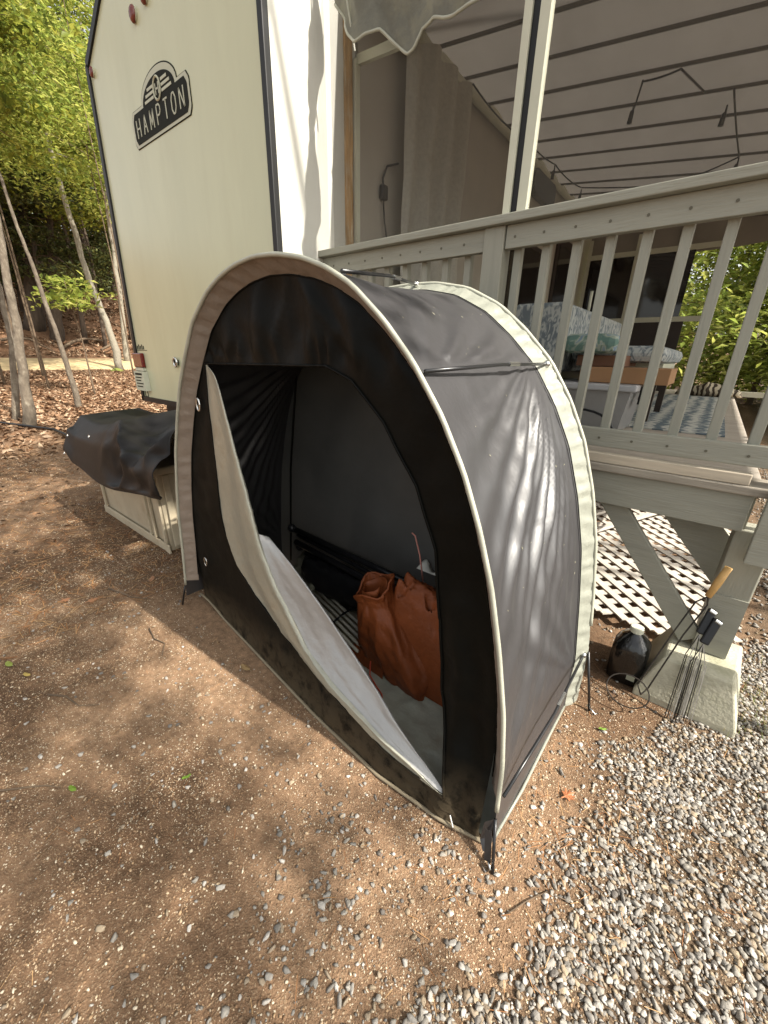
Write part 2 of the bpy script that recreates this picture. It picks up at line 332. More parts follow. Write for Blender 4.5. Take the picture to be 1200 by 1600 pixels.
pl = litterpts(26000, -18.2, -7.2, -.1, .62, lambda x, y: .3 + .7 * sm((-7.5 - x) / 3)); leaves(0, pl, .115, LITTER, 'fallen_leaves', .5)
pl = litterpts(30000, -40, -21.5, -.05, .6); leaves(0, pl, .20, LITTER, 'fallen_leaves', .55)
pl = litterpts(2200, -7.5, -3.4, -.4, .7, lambda x, y: sm((-3 - x) / 4)); leaves(0, pl, .06, LITTER, 'fallen_leaves', .35)
def needles(n, x0, x1, y0, y1, prob, ln, wd):
    p = scatter(n, x0, x1, y0, y1, prob); n = len(p); a = rng.uniform(0, 6.283, n); l = ln * rng.uniform(.5, 1.2, n)
    d = np.stack([np.cos(a), np.sin(a), rng.normal(0, .06, n)], -1) * l[:, None] / 2; s = np.stack([-np.sin(a), np.cos(a), np.zeros(n)], -1) * wd
    c = p + np.array([0, 0, .010]); V = np.stack([c - d - s, c - d + s, c + d + s, c + d - s], 1).reshape(-1, 3)
    arr('pine_needles', V, np.arange(n * 4).reshape(-1, 4), NEEDLE, kind='stuff')
gravel('loose_stones', 26000, (-3.6, .2, -.6, 1.6), lambda x, y: .25 + .4 * sm(1.8 * fbm(x * 2.6, y * 2.6, 31) + .3), .0026, .0075, 9, GRIT)
needles(9000, -3, 1.6, -.4, 2.6, lambda x, y: .05 + .85 * math.exp(-((x - .02) ** 2 + (y - 1.15) ** 2) / .10) + .3 * math.exp(-((x + .15) ** 2 + (y - .65) ** 2) / .05), .045, .0007)
needles(9000, -8, -2.5, -.8, 3.0, lambda x, y: .8, .09, .0018)
# ------------------------------------------------------------------ trailer
XL, XR, YR = -4.53, -2.2, 1.72
t = thing('travel_trailer', (-3.3, 5, 0), 'cream travel trailer with black edge trim and dark oval badge on its rear wall', 'trailer')
MB().prism([(XL, 1.06), (XR - .012, 1.06), (XR - .03, 3.95), (-3.55, 3.95), (-4.36, 3.52)], 'y', YR, YR + .05).build('rear_wall', SIDING, t)
MB().prism([(XL + .01, 1.06), (XR - .03, 1.06), (XR - .03, 3.92), (-3.55, 3.92), (-4.34, 3.50)], 'y', YR + .053, 13.6).build('body', SIDEWALL, t)
MB().box(XR - .028, XR, YR + .03, 2.395, 1.0, 3.95).build('side_panel', SIDEWALL, t, bevel=.004)
MB().box(XR - .028, XR - .004, 2.43, 13.6, 1.0, 3.95).build('side_panel', mat('side_siding_painted_shade', (.36, .33, .28), .5, .06, 3, dirt=((.4, .37, .3), 3, .5, .4)), t)  # white side continues; the shade under the awning is put into this greyer colour
MB().box(XR - .03, XR + .012, YR - .014, YR + .028, 1.0, 3.96).build('corner_trim', BLACKTRIM, t, bevel=.006)
for a, b in (((XL, 1.03), (-4.36, 3.52)), ((-4.36, 3.52), (-3.55, 3.98)), ((XL - .01, 1.045), (XR - .04, 1.045))):
    MB().bar((a[0], YR, a[1]), (b[0], YR, b[1]), .045, .03, (0, 1, 0)).build('edge_trim', BLACKTRIM, t)
MB().bar((XL - .028, YR + .03, 1.06), (-4.395, YR + .03, 3.50), .02, .02, (0, 1, 0)).build('corner_moulding', WHITE, t)
MB().box(-4.1, -4.0, YR + .3, 13, .78, 1.03).build('chassis_beam', BLACKTRIM, t); MB().box(-2.75, -2.65, YR + .3, 13, .78, 1.03).build('chassis_beam', BLACKTRIM, t)
MB().box(-4.4, -2.3, YR + .15, YR + .25, .88, 1.03).build('cross_beam', BLACKTRIM, t)
for yy in (7.6, 8.6):
    for xx in (-4.35, -2.6):
        MB().tube([(xx, yy, .38), (xx + .2, yy, .38)], .37, 24).build('wheel', BPLAST, t)
MB().box(-3.0, -2.93, YR + .3, YR + .37, .0, .86).build('stabiliser_leg', BLACKTRIM, t); MB().box(-3.08, -2.85, YR + .22, YR + .45, 0, .03).build('leg_pad', BLACKTRIM, t)
for (x, z, r) in ((-3.50, 3.505, .035), (-3.33, 3.53, .035), (-4.285, 3.46, .026)):
    o = MB().tube([(x, YR - .012, z), (x, YR + .001, z)], r * 1.15, 16).build('marker_base', BADGE, t)
    MB().ball((x, YR - .012, z), r, 14, (1, .6, 1.25)).build('marker_light', REDB, t, True)
# hexagonal badge with arch, lettering is flat print standing a hair proud
def badge_outline(g):
    x0, x1, z0, z1 = -3.745 - g, -2.965 + g, 2.892 - g * .8, 3.062 + g * .8; c = .028
    pts = [(x0 + c, z0), (x1 - c, z0), (x1 - c * .2, z0 + c), (x1, z0 + c * 1.5), (x1, z1 - c * 1.5), (x1 - c * .2, z1 - c), (x1 - c, z1)]
    cx, r, hz = -3.335, .228 + g, .112 + g * .8
    for i in range(0, 25):
        a = math.pi * i / 24; pts.append((cx + r * math.cos(a), z1 + hz * math.sin(a) * (1 if .02 < a < 3.12 else 0)))
    pts += [(x0 + c, z1), (x0 + c * .2, z1 - c), (x0, z1 - c * 1.5), (x0, z0 + c * 1.5), (x0 + c * .2, z0 + c)]
    return pts
bd = MB().prism(badge_outline(.026), 'y', YR - .004, YR).build('badge', INK, t, label='dark oval topped badge reading HAMPTON')
MB().prism(badge_outline(.021), 'y', YR - .006, YR - .0042).build('badge_border', BADGE, bd)
MB().prism(badge_outline(0), 'y', YR - .008, YR - .0062).build('badge_field', INK, bd)
for i, (z, xa) in enumerate(((3.066, .190), (3.093, .170), (3.120, .140))):
    for s in (-1, 1):
        a, b = sorted((-3.335 + s * .058, -3.335 + s * xa)); MB().box(a, b, YR - .010, YR - .0082, z, z + .015).build('badge_bar', BADGE, bd)
MB().tube([(-3.335 + .045 * math.cos(a), YR - .0095, 3.100 + .058 * math.sin(a)) for a in np.linspace(0, 2 * math.pi, 29)], .007, 5, False).build('badge_ring', BADGE, bd)
def stroke(name, segs, x, z, wd, hg, th, parent, m):
    b = MB()
    for (a, c, d, e) in segs: b.bar((x + a * wd, YR - .0095, z + c * hg), (x + d * wd, YR - .0095, z + e * hg), th, .002, (0, 1, 0))
    return b.build(name, m, parent)
LT = {'H': [(0, 0, 0, 1), (1, 0, 1, 1), (0, .5, 1, .5)], 'A': [(0, 0, .5, 1), (1, 0, .5, 1), (.22, .38, .78, .38)], 'M': [(0, 0, .05, 1), (.05, 1, .5, .2), (.5, .2, .95, 1), (.95, 1, 1, 0)],
      'P': [(0, 0, 0, 1), (0, 1, .7, 1), (.7, 1, .95, .85), (.95, .85, .95, .62), (.95, .62, .7, .47), (.7, .47, 0, .47)], 'T': [(.5, 0, .5, 1), (0, 1, 1, 1)],
      'O': [(.3, 0, .7, 0), (.7, 0, 1, .25), (1, .25, 1, .75), (1, .75, .7, 1), (.7, 1, .3, 1), (.3, 1, 0, .75), (0, .75, 0, .25), (0, .25, .3, 0)], 'N': [(0, 0, 0, 1), (0, 1, 1, 0), (1, 0, 1, 1)]}
stroke('badge_letter', LT['H'], -3.355, 3.070, .040, .058, .009, bd, BADGE)
for i, ch in enumerate('HAMPTON'):
    stroke('badge_letter', LT[ch], -3.70 + i * .1055, 2.925, .052, .100, .0095, bd, BADGE)
# tail light, warning plate, small stickers, hook
MB().box(-4.53, -4.335, YR - .035, YR - .001, 1.345, 1.475).build('tail_light', RED, t, bevel=.008)
MB().box(-4.525, -4.35, YR - .03, YR - .001, 1.315, 1.342).build('light_base', WHITE, t)
pl_ = MB().box(-4.54, -4.33, YR - .045, YR - .037, 1.13, 1.31).build('notice_plate', mat('plate_paint', (.5, .53, .42), .4, .05), t)
for i in range(5): MB().box(-4.51, -4.36 - .02 * (i % 3), YR - .0475, YR - .0455, 1.275 - i * .028, 1.285 - i * .028 + (.008 if i == 0 else 0)).build('print_line', INK, pl_)
MB().box(-4.333, -4.322, YR - .052, YR - .001, 1.13, 1.31).build('plate_edge', WHITE, t)
st = MB()
for i in range(6): st.box(-4.49 + i * .033, -4.472 + i * .033, YR - .002, YR - .0004, 1.507, 1.54 + .012 * (i % 2 == 0))
st.box(-4.53, -4.25, YR - .002, YR - .0004, 1.498, 1.503); st.build('script_sticker', INK, t)
MB().tube([(-4.44 + .034 * math.cos(a), YR - .002, 1.095 + .03 * math.sin(a)) for a in np.linspace(0, 6.283, 17)], .0035, 5, False).build('round_sticker', INK, t)
MB().tube([(-3.68 + .03 * math.cos(a), YR - .02, 1.41 + .035 * math.sin(a)) for a in np.linspace(0, 6.283, 13)], .009, 6, False).build('grey_ring', METAL, t, True)
MB().box(-3.71, -3.65, YR - .015, YR - .001, 1.39, 1.43).build('ring_mount', BPLAST, t)
# side: stained strip, window, awning tube
MB().box(XR - .02, XR + .012, 2.29, 2.36, 1.03, 3.9).build('stained_strip', RUST, t, bevel=.003)
w1 = MB().box(XR - .006, XR + .012, 4.7, 6.3, 1.85, 2.82).build('window_frame', DARKP, t); MB().box(XR + .0125, XR + .016, 4.76, 6.24, 1.9, 2.77).build('pane', GLASSD, w1)
d1 = MB().box(XR - .006, XR + .02, 6.5, 7.6, 1.08, 3.1).build('door', DARKP, t); MB().box(XR + .021, XR + .026, 6.6, 7.5, 1.9, 3.0).build('pane', GLASSD, d1); MB().box(XR + .021, XR + .05, 6.53, 6.56, 1.9, 2.1).build('handle', METAL, d1)
pv = [(5.62 + .36 * math.cos(a) * (abs(math.cos(a)) ** -.45 if abs(math.cos(a)) > .01 else 1), 3.375 + .13 * math.sin(a) * (abs(math.sin(a)) ** -.45 if abs(math.sin(a)) > .01 else 1)) for a in np.linspace(0, 6.283, 33)[:-1]]
MB().prism(pv, 'x', XR + .001, XR + .07).build('porch_lamp', mat('smoked_lamp', (.015, .014, .012), .3, .1), t)
# ------------------------------------------------------------------ awning
AZ = lambda x: 3.565 - .125 * (x - XR)
aw = thing('awning', (-.3, 5, 3.2), 'taupe canvas awning roof with dark cross ribs over the deck', 'awning')
rows = []
XS = np.linspace(XR + .02, 2.1, 30); YS = np.arange(2.28, 9.2, .07)
for y in YS:
    f = ((y - 2.35) / .42) % 1
    rows.append([(x, y, AZ(x) + .035 * math.sin(math.pi * f) + (.016 * fbm(x * 1.5 + y * 1.8, y * .9 - x * .6, 2) + .012 * max(0, math.sin(x * 9 - y * 11 + 3 * fbm(x, y, 3))) ** 3 * (.5 + fbm(x * 1.3, y * 1.3, 6))) * math.sin(math.pi * f)) for x in XS])
MB().loft(rows).build('canvas', AWN, aw, True)
for k in range(17):
    y = 2.35 + .42 * k; MB().box(XR + .03, 2.1, y - .012, y + .012, -.012, .012).v
    b = MB(); b.bar((XR + .03, y, AZ(XR + .03) - .010), (2.1, y, AZ(2.1) - .010), .017, .017); b.build('rafter', RAFT, aw)
MB().tube([(XR + .05, 2.45, 3.51), (XR + .05, 9.2, 3.51)], .035, 10).build('roller_tube', WHITE, aw, True)
MB().box(XR + .002, XR + .04, 2.45, 9.2, 3.545, 3.60).build('mounting_rail', WHITE, aw)
MB().box(2.08, 2.14, 2.28, 9.2, 2.99, 3.06).build('front_bar', WHITE, aw)
# string of party lights: one thing, cords and sockets
sl = thing('string_lights', (-1.2, 5, 3.2), 'dark string lights with empty bulb sockets hanging under the awning', 'string lights')
def sag(a, b, s, n=10): a = Vector(a); b = Vector(b); return [a.lerp(b, i / n) - Vector((0, 0, s * 4 * (i / n) * (1 - i / n))) for i in range(n + 1)]
cords = [sag((-2.06, 3.6, 3.49), (-2.0, 4.6, 3.46), .04), sag((-2.0, 4.6, 3.46), (-1.97, 5.37, 3.49), .02), sag((-1.97, 5.37, 3.49), (-1.88, 6.14, 3.47), .03), sag((-1.88, 6.14, 3.47), (-1.013, 6.343, 3.385), .01), sag((-1.013, 6.343, 3.385), (-.356, 5.68, 3.30), .02),
         sag((-.356, 5.68, 3.30), (-.416, 4.416, 3.307), .015), sag((-.58, 4.376, 3.32), (-.705, 4.0, 3.335), 0), sag((-.705, 4.0, 3.335), (-.943, 4.065, 3.365), .008), sag((-.943, 4.065, 3.37), (-1.02, 4.30, 3.33), 0)]
for c in cords: MB().tube(c, .007, 5).build('cord', BPLAST, sl, True)
for (x, y, z) in ((-2.0, 4.6, 3.38), (-1.97, 5.37, 3.41), (-1.88, 6.14, 3.38), (-1.013, 6.343, 3.30), (-.356, 5.68, 3.22), (-1.03, 4.31, 3.29), (-.45, 4.6, 3.23)):
    MB().tube([(x, y, z + .07), (x, y, z + .03), (x - .005, y, z + .02), (x - .01, y, z - .05)], [.006, .008, .016, .019], 8).build('socket', BPLAST, sl, True)
# hanging canvas valance at the near end
prof = [(-2.17, 3.30, 3.62), (-2.10, 3.22, 3.62), (-2.03, 3.10, 3.61), (-1.96, 3.035, 3.61), (-1.88, 3.045, 3.6), (-1.81, 3.05, 3.6), (-1.74, 2.985, 3.6), (-1.675, 2.93, 3.6), (-1.62, 2.94, 3.6), (-1.575, 2.99, 3.6), (-1.50, 2.995, 3.6), (-1.43, 2.965, 3.6), (-1.37, 2.95, 3.6), (-1.30, 2.96, 3.6), (-1.22, 2.975, 3.6), (-1.14, 2.975, 3.6), (-1.05, 2.96, 3.6), (-.9, 2.97, 3.6), (-.5, 2.95, 3.6), (0, 2.97, 3.55), (.6, 2.93, 3.5), (1.2, 2.92, 3.4), (2.1, 2.85, 3.05)]
rows = []
for x in np.linspace(-2.10, -.86, 90):
    zb = -.03 + float(np.interp(x - .06, [p[0] for p in prof], [p[1] for p in prof])); zt = AZ(x) + .03
    rows.append([(x + .012 * math.sin(z * 9 + x * 3), 2.075 + .035 * math.sin(x * 11) * (1 - (z - zb) / (zt - zb)) + .03 * fbm(x * 4, z * 3, 4) + .03 * (1 - (z - zb) / (zt - zb)), z) for z in np.linspace(zb, zt, 12)])
vl = MB().loft(rows).build('canvas_valance', FLAPC, aw, True)
MB().tube([r[0] for r in rows], .007, 6).build('hem_cord', PIPE, vl, True)
MB().tube([(-2.02, 2.07, 3.5), (-1.96, 2.07, 3.2), (-1.93, 2.1, 3.0)], .005, 5).build('pull_cord', PIPE, aw)
# ------------------------------------------------------------------ deck and railing
dk = thing('deck', (-.6, 5, 0), 'raised wooden deck with sage painted skirt and weathered edge boards', 'deck')
DX0, DX1 = -2.16, .25
me0 = None
y = 2.25; i = 0
while y < 8.9:
    yy = y + .07
    if me0 is None: o = MB().box(DX0, DX1 + (0 if i else 0), y, y + .134, 1.012, 1.048).build('deck_board', DECKFLOOR, dk, bevel=.003); me0 = o
    else: o = me0.copy(); COL.objects.link(o); o.parent = dk; o.location.y = me0.location.y + (y - 2.25)
    y += .1405; i += 1
o = MB().box(DX0 - .02, DX1 + .02, 2.052, 2.244, 1.014, 1.052).build('edge_board', DECK, dk, bevel=.006, label='weathered brown front edge board')
MB().box(DX0 - .02, DX1 - .05, 2.058, 2.098, 1.0535, 1.098).build('edge_strip', mat('bare_wood_strip', (.50, .43, .33), .8, .2, 10, stretch=(.4, 4, 4)), dk, bevel=.004)
MB().box(DX0 - .02, DX1 - .02, 2.075, 2.113, .858, 1.012).build('rim_joist', GREEN, dk, bevel=.003)
MB().box(DX0 - .02, DX1 - .02, 2.35, 2.39, .80, 1.009).build('rim_joist', GREEN, dk)
MB().box(DX1 - .045, DX1 - .008, 2.12, 8.9, .858, 1.009).build('side_joist', GREEN, dk)
for k in range(5): MB().box(DX0 + .2 + k * .5, DX0 + .24 + k * .5, 2.4, 8.9, .86, 1.009).build('joist', DECK, dk)
MB().box(.215, .345, 2.115, 2.245, .235, .857).build('support_post', GREENV, dk, bevel=.006)
MB().box(.217, .343, 2.108, 2.1135, .24, .545).build('post_cleat', GREEN, dk)
MB().bar((-.30, 2.125, .93), (.175, 2.145, .285), .034, .088 * 1.3, (0, 1, 0)).v
b = MB(); a0 = Vector((-.335, 2.14, .96)); b0 = Vector((.205, 2.14, .27)); b.bar(a0, b0, .098, .036, (0, 1, 0)); b.build('diagonal_brace', GREEN, dk, bevel=.004)
b = MB(); b.bar((-.02, 2.30, .90), (.29, 2.30, .56), .17, .036, (0, 1, 0)); b.build('knee_brace', GREEN, dk)
for k, (px_, py_) in enumerate(((-2.0, 2.2), (-2.0, 8.6), (.1, 8.6), (.1, 5.4), (-2.0, 5.4))): MB().box(px_ - .05, px_ + .05, py_ - .05, py_ + .05, 0, .857).build('support_post', GREENV, dk)
st_ = thing('stair_stringer', (.9, 2, 0), 'sage painted stair landing board at the deck corner on the right', 'stair board')
MB().box(.262, .95, 2.008, 2.046, .752, 1.075).build('face_board', GREEN, st_, bevel=.004)
MB().box(.88, .94, 2.05, 2.11, .0, 1.0).build('leg', GREENV, st_)
# railing
rl = thing('deck_railing', (-.9, 2.1, 1.05), 'sage painted wooden railing with square balusters along the near deck edge', 'railing')
MB().box(-2.24, 1.0, 2.035, 2.175, 2.082, 2.118).build('cap_rail', GREEN, rl, bevel=.004)
MB().box(-2.235, -1.055, 2.075, 2.112, 1.985, 2.081).build('top_rail', GREEN, rl, bevel=.003); MB().box(-.945, 1.0, 2.075, 2.112, 1.985, 2.081).build('top_rail', GREEN, rl, bevel=.003)
MB().box(-2.2, .62, 2.075, 2.112, 1.125, 1.208).build('bottom_rail', GREEN, rl, bevel=.003)
MB().box(-1.055, -.95, 2.066, 2.155, 1.1, 2.0815).build('post', GREENV, rl, bevel=.004)
p0 = None
bxs = [-.895 + .1335 * k for k in range(11)] + [-1.16 - .1335 * k for k in range(8)]
for x in bxs:
    if p0 is None: p0 = MB().box(x - .0185, x + .0185, 2.114, 2.152, 1.13, 2.0805).build('baluster', GREENV, rl, bevel=.003)
    else:
        o = p0.copy(); COL.objects.link(o); o.parent = rl; o.location.x = p0.location.x + (x - bxs[0])
SCR = mat('nail_head', (.12, .11, .08), .6, .1)
s0 = None
for x in [-2.1 + .1335 * k for k in range(9)] + [-.9 + .1335 * k for k in range(9)]:
    for z in (2.03, 1.165):
        if s0 is None: s0 = MB().tube([(x, 2.0725, z), (x, 2.076, z)], .006, 6).build('screw', SCR, rl); sx0, sz0 = x, z
        else: o = s0.copy(); COL.objects.link(o); o.parent = rl; o.location.x = s0.location.x + x - sx0; o.location.z = s0.location.z + z - sz0
# screen room frame
sr = thing('screen_room', (-.6, 5, 1.05), 'white framed screen room standing on the deck with insect screens', 'screen room')
MB().box(-1.0, -.965, 2.12, 2.16, 2.1185, 3.45).build('post', WHITE, sr, bevel=.002); MB().box(-.930, -.885, 2.12, 2.16, 2.1185, 3.45).build('post', WHITE, sr, bevel=.002)
MB().box(-.965, -.930, 2.135, 2.158, 2.1185, 3.45).build('black_gap_strip', BLACKTRIM, sr)
MB().box(XR + .012, XR + .035, 2.365, 2.40, 2.12, 3.16).build('wall_channel', WHITE, sr)
MB().bar((-2.17, 2.38, 3.15), (-1.75, 2.26, 3.02), .03, .04).build('short_rail', WHITE, sr) if False else MB().bar((-2.18, 2.40, 3.165), (-1.72, 2.24, 3.03), .028, .045).build('short_rail', WHITE, sr)
MB().box(-2.16, -1.0, 2.144, 2.147, 2.119, 3.48).build('screen', SCREEN, sr); MB().box(-.885, 2.0, 2.144, 2.147, 2.119, 3.2).build('screen', SCREEN, sr)
YF = 8.0
for (x0, x1) in ((-2.16, -2.11), (-1.47, -1.43), (-.93, -.87), (-.36, -.30), (.86, .92)): MB().box(x0, x1, YF - .03, YF + .03, 1.05, 3.3).build('end_post', WHITE, sr)
for (x0, x1, z) in ((-2.11, -1.47, 2.08), (-1.43, -.93, 2.08), (-.87, -.36, 2.08), (-2.11, -1.47, 3.02), (-1.43, -.93, 3.02), (-.87, -.36, 3.02), (-.30, .86, 1.05)): MB().box(x0, x1, YF - .025, YF + .025, z, z + .07).build('end_rail', WHITE, sr)
for (x0, x1) in ((-2.11, -1.47), (-1.43, -.93)): MB().box(x0, x1, YF - .008, YF + .008, 2.151, 3.019).build('end_pane', GLASSD, sr); MB().box(x0, x1, YF - .012, YF + .012, 1.06, 2.079).build('end_panel', DARKP, sr)
MB().box(-.87, -.62, YF - .008, YF + .008, 1.06, 2.079).build('end_panel', DARKP, sr); MB().box(-.87, -.70, YF - .008, YF + .008, 2.151, 3.019).build('end_pane', GLASSD, sr)
MB().loft([[(x, YF + .02 * math.sin(x * 9 + z * 5), z + .03 * math.sin(x * 3) * (z < 3.1)) for z in np.linspace(3.02, 3.5, 6)] for x in np.linspace(-2.15, 2.0, 60)]).build('end_valance', AWN, sr, True)
MB().box(.47, .52, 2.16, 2.20, 1.05, 3.2).build('door_post', BLACKTRIM, sr)
# curtain
rows = []
for i in range(90):
    y = 2.78 + i * .0092; ph = i * .23
    rows.append([(XR + .10 + .045 * math.sin(ph + .5 * math.sin(z)) * (1 - .25 * z / 3.5) + .02 * fbm(y * 5, z, 1), y + .012 * math.sin(z * 2.2), z) for z in np.linspace(1.15, 3.5, 24)])
cu = MB().loft(rows).build('curtain', CURT, None, True); cu['label'] = 'long pale fabric curtain hanging beside the trailer wall behind the screen'; cu['category'] = 'curtain'
ck = thing('wall_cable', (XR, 2.65, 2.3), 'dark cable with inline plug box hanging on the shaded trailer wall', 'cable')
MB().tube([(XR + .04, 2.80, 2.78), (XR + .02, 2.70, 2.74), (XR + .02, 2.655, 2.66), (XR + .02, 2.66, 2.62)], .008, 6).build('cord', BPLAST, ck, True)
MB().box(XR, XR + .04, 2.635, 2.70, 2.535, 2.625).build('plug_box', BPLAST, ck, bevel=.012)
MB().tube([(XR + .02, 2.665, 2.54), (XR + .02, 2.68, 2.42), (XR + .02, 2.72, 2.28), (XR + .02, 2.74, 1.9)], .006, 6).build('cord', BPLAST, ck, True)
o = MB().box(XR, XR + .03, 2.64, 2.68, 2.20, 2.285).build('wall_outlet', BPLAST, None, bevel=.005); o['label'] = 'small dark outlet box on trailer wall just above the rail'; o['category'] = 'outlet'
# ------------------------------------------------------------------ things on the deck
def pattern(name, a, b, sc, st=(1, 1, 1), c3=None, mode='noise'):
    m = mat(name, a, .85, .1, 5); nt = m.node_tree; L = nt.links.new; bs = nt.nodes['Principled BSDF']
    geo = N(nt, 'NewGeometry'); mp = N(nt, 'Mapping'); mp.inputs['Scale'].default_value = st; L(geo.outputs['Position'], mp.inputs[0])
    tx = N(nt, 'TexNoise') if mode == 'noise' else N(nt, 'TexWave'); tx.inputs['Scale'].default_value = sc; L(mp.outputs[0], tx.inputs['Vector'])
    if mode != 'noise': tx.inputs['Distortion'].default_value = 6; tx.inputs['Detail Scale'].default_value = 1.5
    else: tx.inputs['Detail'].default_value = 3; tx.inputs['Distortion'].default_value = 1.5
    cr = N(nt, 'ValToRGB'); e = cr.color_ramp.elements; e[0].color = (*a, 1); e[0].position = .44; e[1].color = (*b, 1); e[1].position = .56
    if c3: k = e.new(.66); k.color = (*c3, 1)
    L(tx.outputs[0], cr.inputs[0]); L(cr.outputs[0], bs.inputs['Base Color']); return m
SOFA = pattern('blue_grey_print', (.16, .19, .21), (.44, .46, .44), 26, (1, 1, .5)); CUSH = pattern('leaf_print', (.13, .22, .19), (.38, .42, .34), 11, (1, 1, 1), (.18, .26, .34)); RUG = pattern('rug_weave', (.10, .13, .15), (.42, .42, .38), 5, (.5, 2.6, 1), mode='wave')
sf = thing('patio_sofa', (-.8, 4.1, 1.05), 'patio sofa covered in mottled blue grey print with rounded seat cushion', 'sofa')
MB().box(-1.25, -.90, 3.04, 5.0, 1.42, 1.862).build('backrest', SOFA, sf, bevel=.02)
MB().box(-1.22, -.92, 3.2, 4.9, 1.2, 1.419).build('frame', DARKP, sf)
MB().box(-.895, -.30, 3.3, 4.75, 1.49, 1.60).build('seat_cushion', SOFA, sf, bevel=.045)
MB().box(-.89, -.55, 3.02, 3.28, 1.545, 1.665).build('leaf_cushion', CUSH, sf, bevel=.05, label='green leaf print cushion at near end')
MB().box(-.89, -.34, 3.72, 4.7, 1.40, 1.489).build('seat_frame', WHITE, sf)
for x, y in ((-1.2, 3.25), (-1.2, 4.85), (-.38, 4.65), (-.38, 3.8)): MB().box(x - .025, x + .025, y - .025, y + .025, 1.048, 1.42 if x < -1 else 1.40).build('leg', DARKP, sf)
o = MB().box(-.745, -.23, 3.06, 3.5, 1.365, 1.462).build('cardboard_box', BOARD, None, bevel=.004); o['label'] = 'long brown cardboard box lying on the clear storage tote'; o['category'] = 'box'
o = MB().box(-.80, -.50, 3.14, 3.6, 1.4655, 1.535).build('cardboard_box', mat('dark_cardboard', (.17, .085, .05), .8), None, bevel=.004); o['label'] = 'dark brown flat box on top of the long cardboard box'; o['category'] = 'box'
tt = thing('storage_tote', (-.6, 3.2, 1.05), 'greyish clear plastic storage tote under the cardboard box', 'tote')
MB().loft([[(-.92 + k, 2.95 + k, z), (-.40 - k, 2.95 + k, z), (-.40 - k, 3.55 - k, z), (-.92 + k, 3.55 - k, z)] for z, k in ((1.052, .035), (1.32, 0))], True, True).build('tub', TOTE, tt)
MB().box(-.94, -.37, 2.93, 3.58, 1.321, 1.362).build('lid', mat('tote_lid', (.42, .42, .43), .4), tt, bevel=.01)
MB().box(-.372, -.345, 3.1, 3.2, 1.24, 1.35).build('latch', BPLAST, tt)
o = MB().tube([(-.86 + .21 * (1 - math.cos(a)), 2.90, 1.05 + .14 * math.sin(a) + .01) for a in np.linspace(0, math.pi, 14)] + [(-.40, 2.8, 1.06), (-.6, 2.7, 1.06)], .008, 6).build('black_cable', BPLAST, None, True); o['label'] = 'black cable looping on the deck in front of the tote'; o['category'] = 'cable'
o = MB().box(-.95, .13, 3.42, 7.4, 1.0495, 1.058).build('outdoor_rug', RUG); o['label'] = 'blue grey zigzag patterned rug on the deck floor'; o['category'] = 'rug'
STR = pattern('striped_cloth', (.06, .045, .03), (.5, .44, .32), 5, (1, 1, 1), mode='wave'); rows = []
for i in range(30):
    t_ = i / 29; r = .10 * math.sin(math.pi * t_) ** .4 * (1 + .25 * fbm(t_ * 5, 1)) + .005; cx_ = -.45 + t_ * .78; 
    rows.append([(cx_, 7.55 + 1.5 * r * math.cos(a), 1.058 + max(0, r * .75 + r * .9 * math.sin(a) * (1 + .2 * fbm(t_ * 7, a)))) for a in np.linspace(0, 2 * math.pi, 13)[:-1]])
o = MB().loft(rows, True, True).build('striped_blanket', STR, None, True); o['label'] = 'crumpled striped brown and cream blanket at the far end of the rug'; o['category'] = 'blanket'
o = MB().tube([(-1.0, 4.0, 1.86), (-1.0, 4.0, 2.04)], .012, 8).build('slim_bottle', WHITE, None, True); o['label'] = 'thin pale bottle standing up behind the patterned sofa'; o['category'] = 'bottle'
o.location.z -= .0; 
# ------------------------------------------------------------------ under the deck
cb = thing('concrete_footing', (.30, 2.2, 0), 'tapered concrete footing block under the deck post', 'footing')
rows = [[(.05 + a * .9, 1.91 + a * .5, z), (.435 - a * .75, 1.91 + a * .5, z), (.46 - a * .6, 2.37 - a, z), (.07 + a * .9, 2.37 - a, z)] for a, z in ((0, -.02), (.0, .03), (.075, .225), (.083, .236))]
MB().loft(rows, True, True).build('block', CONC, cb, bevel=.008)
lt = thing('lattice_panel', (-.4, 3.6, 0), 'white wooden lattice panel lying on the ground under the deck', 'lattice')
def clipseg(p, d, x0, x1, y0, y1):
    lo, hi = -99, 99
    for q, dd, a, b in ((p[0], d[0], x0, x1), (p[1], d[1], y0, y1)):
        t0, t1 = (a - q) / dd, (b - q) / dd; lo = max(lo, min(t0, t1)); hi = min(hi, max(t0, t1))
    return (lo, hi) if hi - lo > .08 else None
Lx0, Lx1, Ly0, Ly1 = -1.3, .45, 2.44, 4.9; lz = lambda y: .055 + .03 * (y - Ly0) * .3
cnt = 0
for s in (1, -1):
    c = -8
    while c < 12:
        p = (0, c); d = (1, s); q = clipseg(p, d, Lx0, Lx1, Ly0, Ly1)
        if q:
            a = (p[0] + d[0] * q[0], p[1] + d[1] * q[0]); e = (p[0] + d[0] * q[1], p[1] + d[1] * q[1]); dz = .004 if s == 1 else .0125
            MB().bar((a[0], a[1], lz(a[1]) + dz), (e[0], e[1], lz(e[1]) + dz), .047, .007).build('slat', LATT, lt); cnt += 1
        c += .142
o = MB().bar((-.75, 3.05, .115), (.10, 4.95, .175), .035, .03).build('loose_strip', LATT); o['label'] = 'longer pale wooden strip lying across the lattice panel'; o['category'] = 'wood strip'
o = MB().bar((-.75, 3.6, .13), (-.35, 4.6, .16), .03, .025).build('loose_strip', LATT); o['label'] = 'short pale strip on the lattice nearer the tent'; o['category'] = 'wood strip'
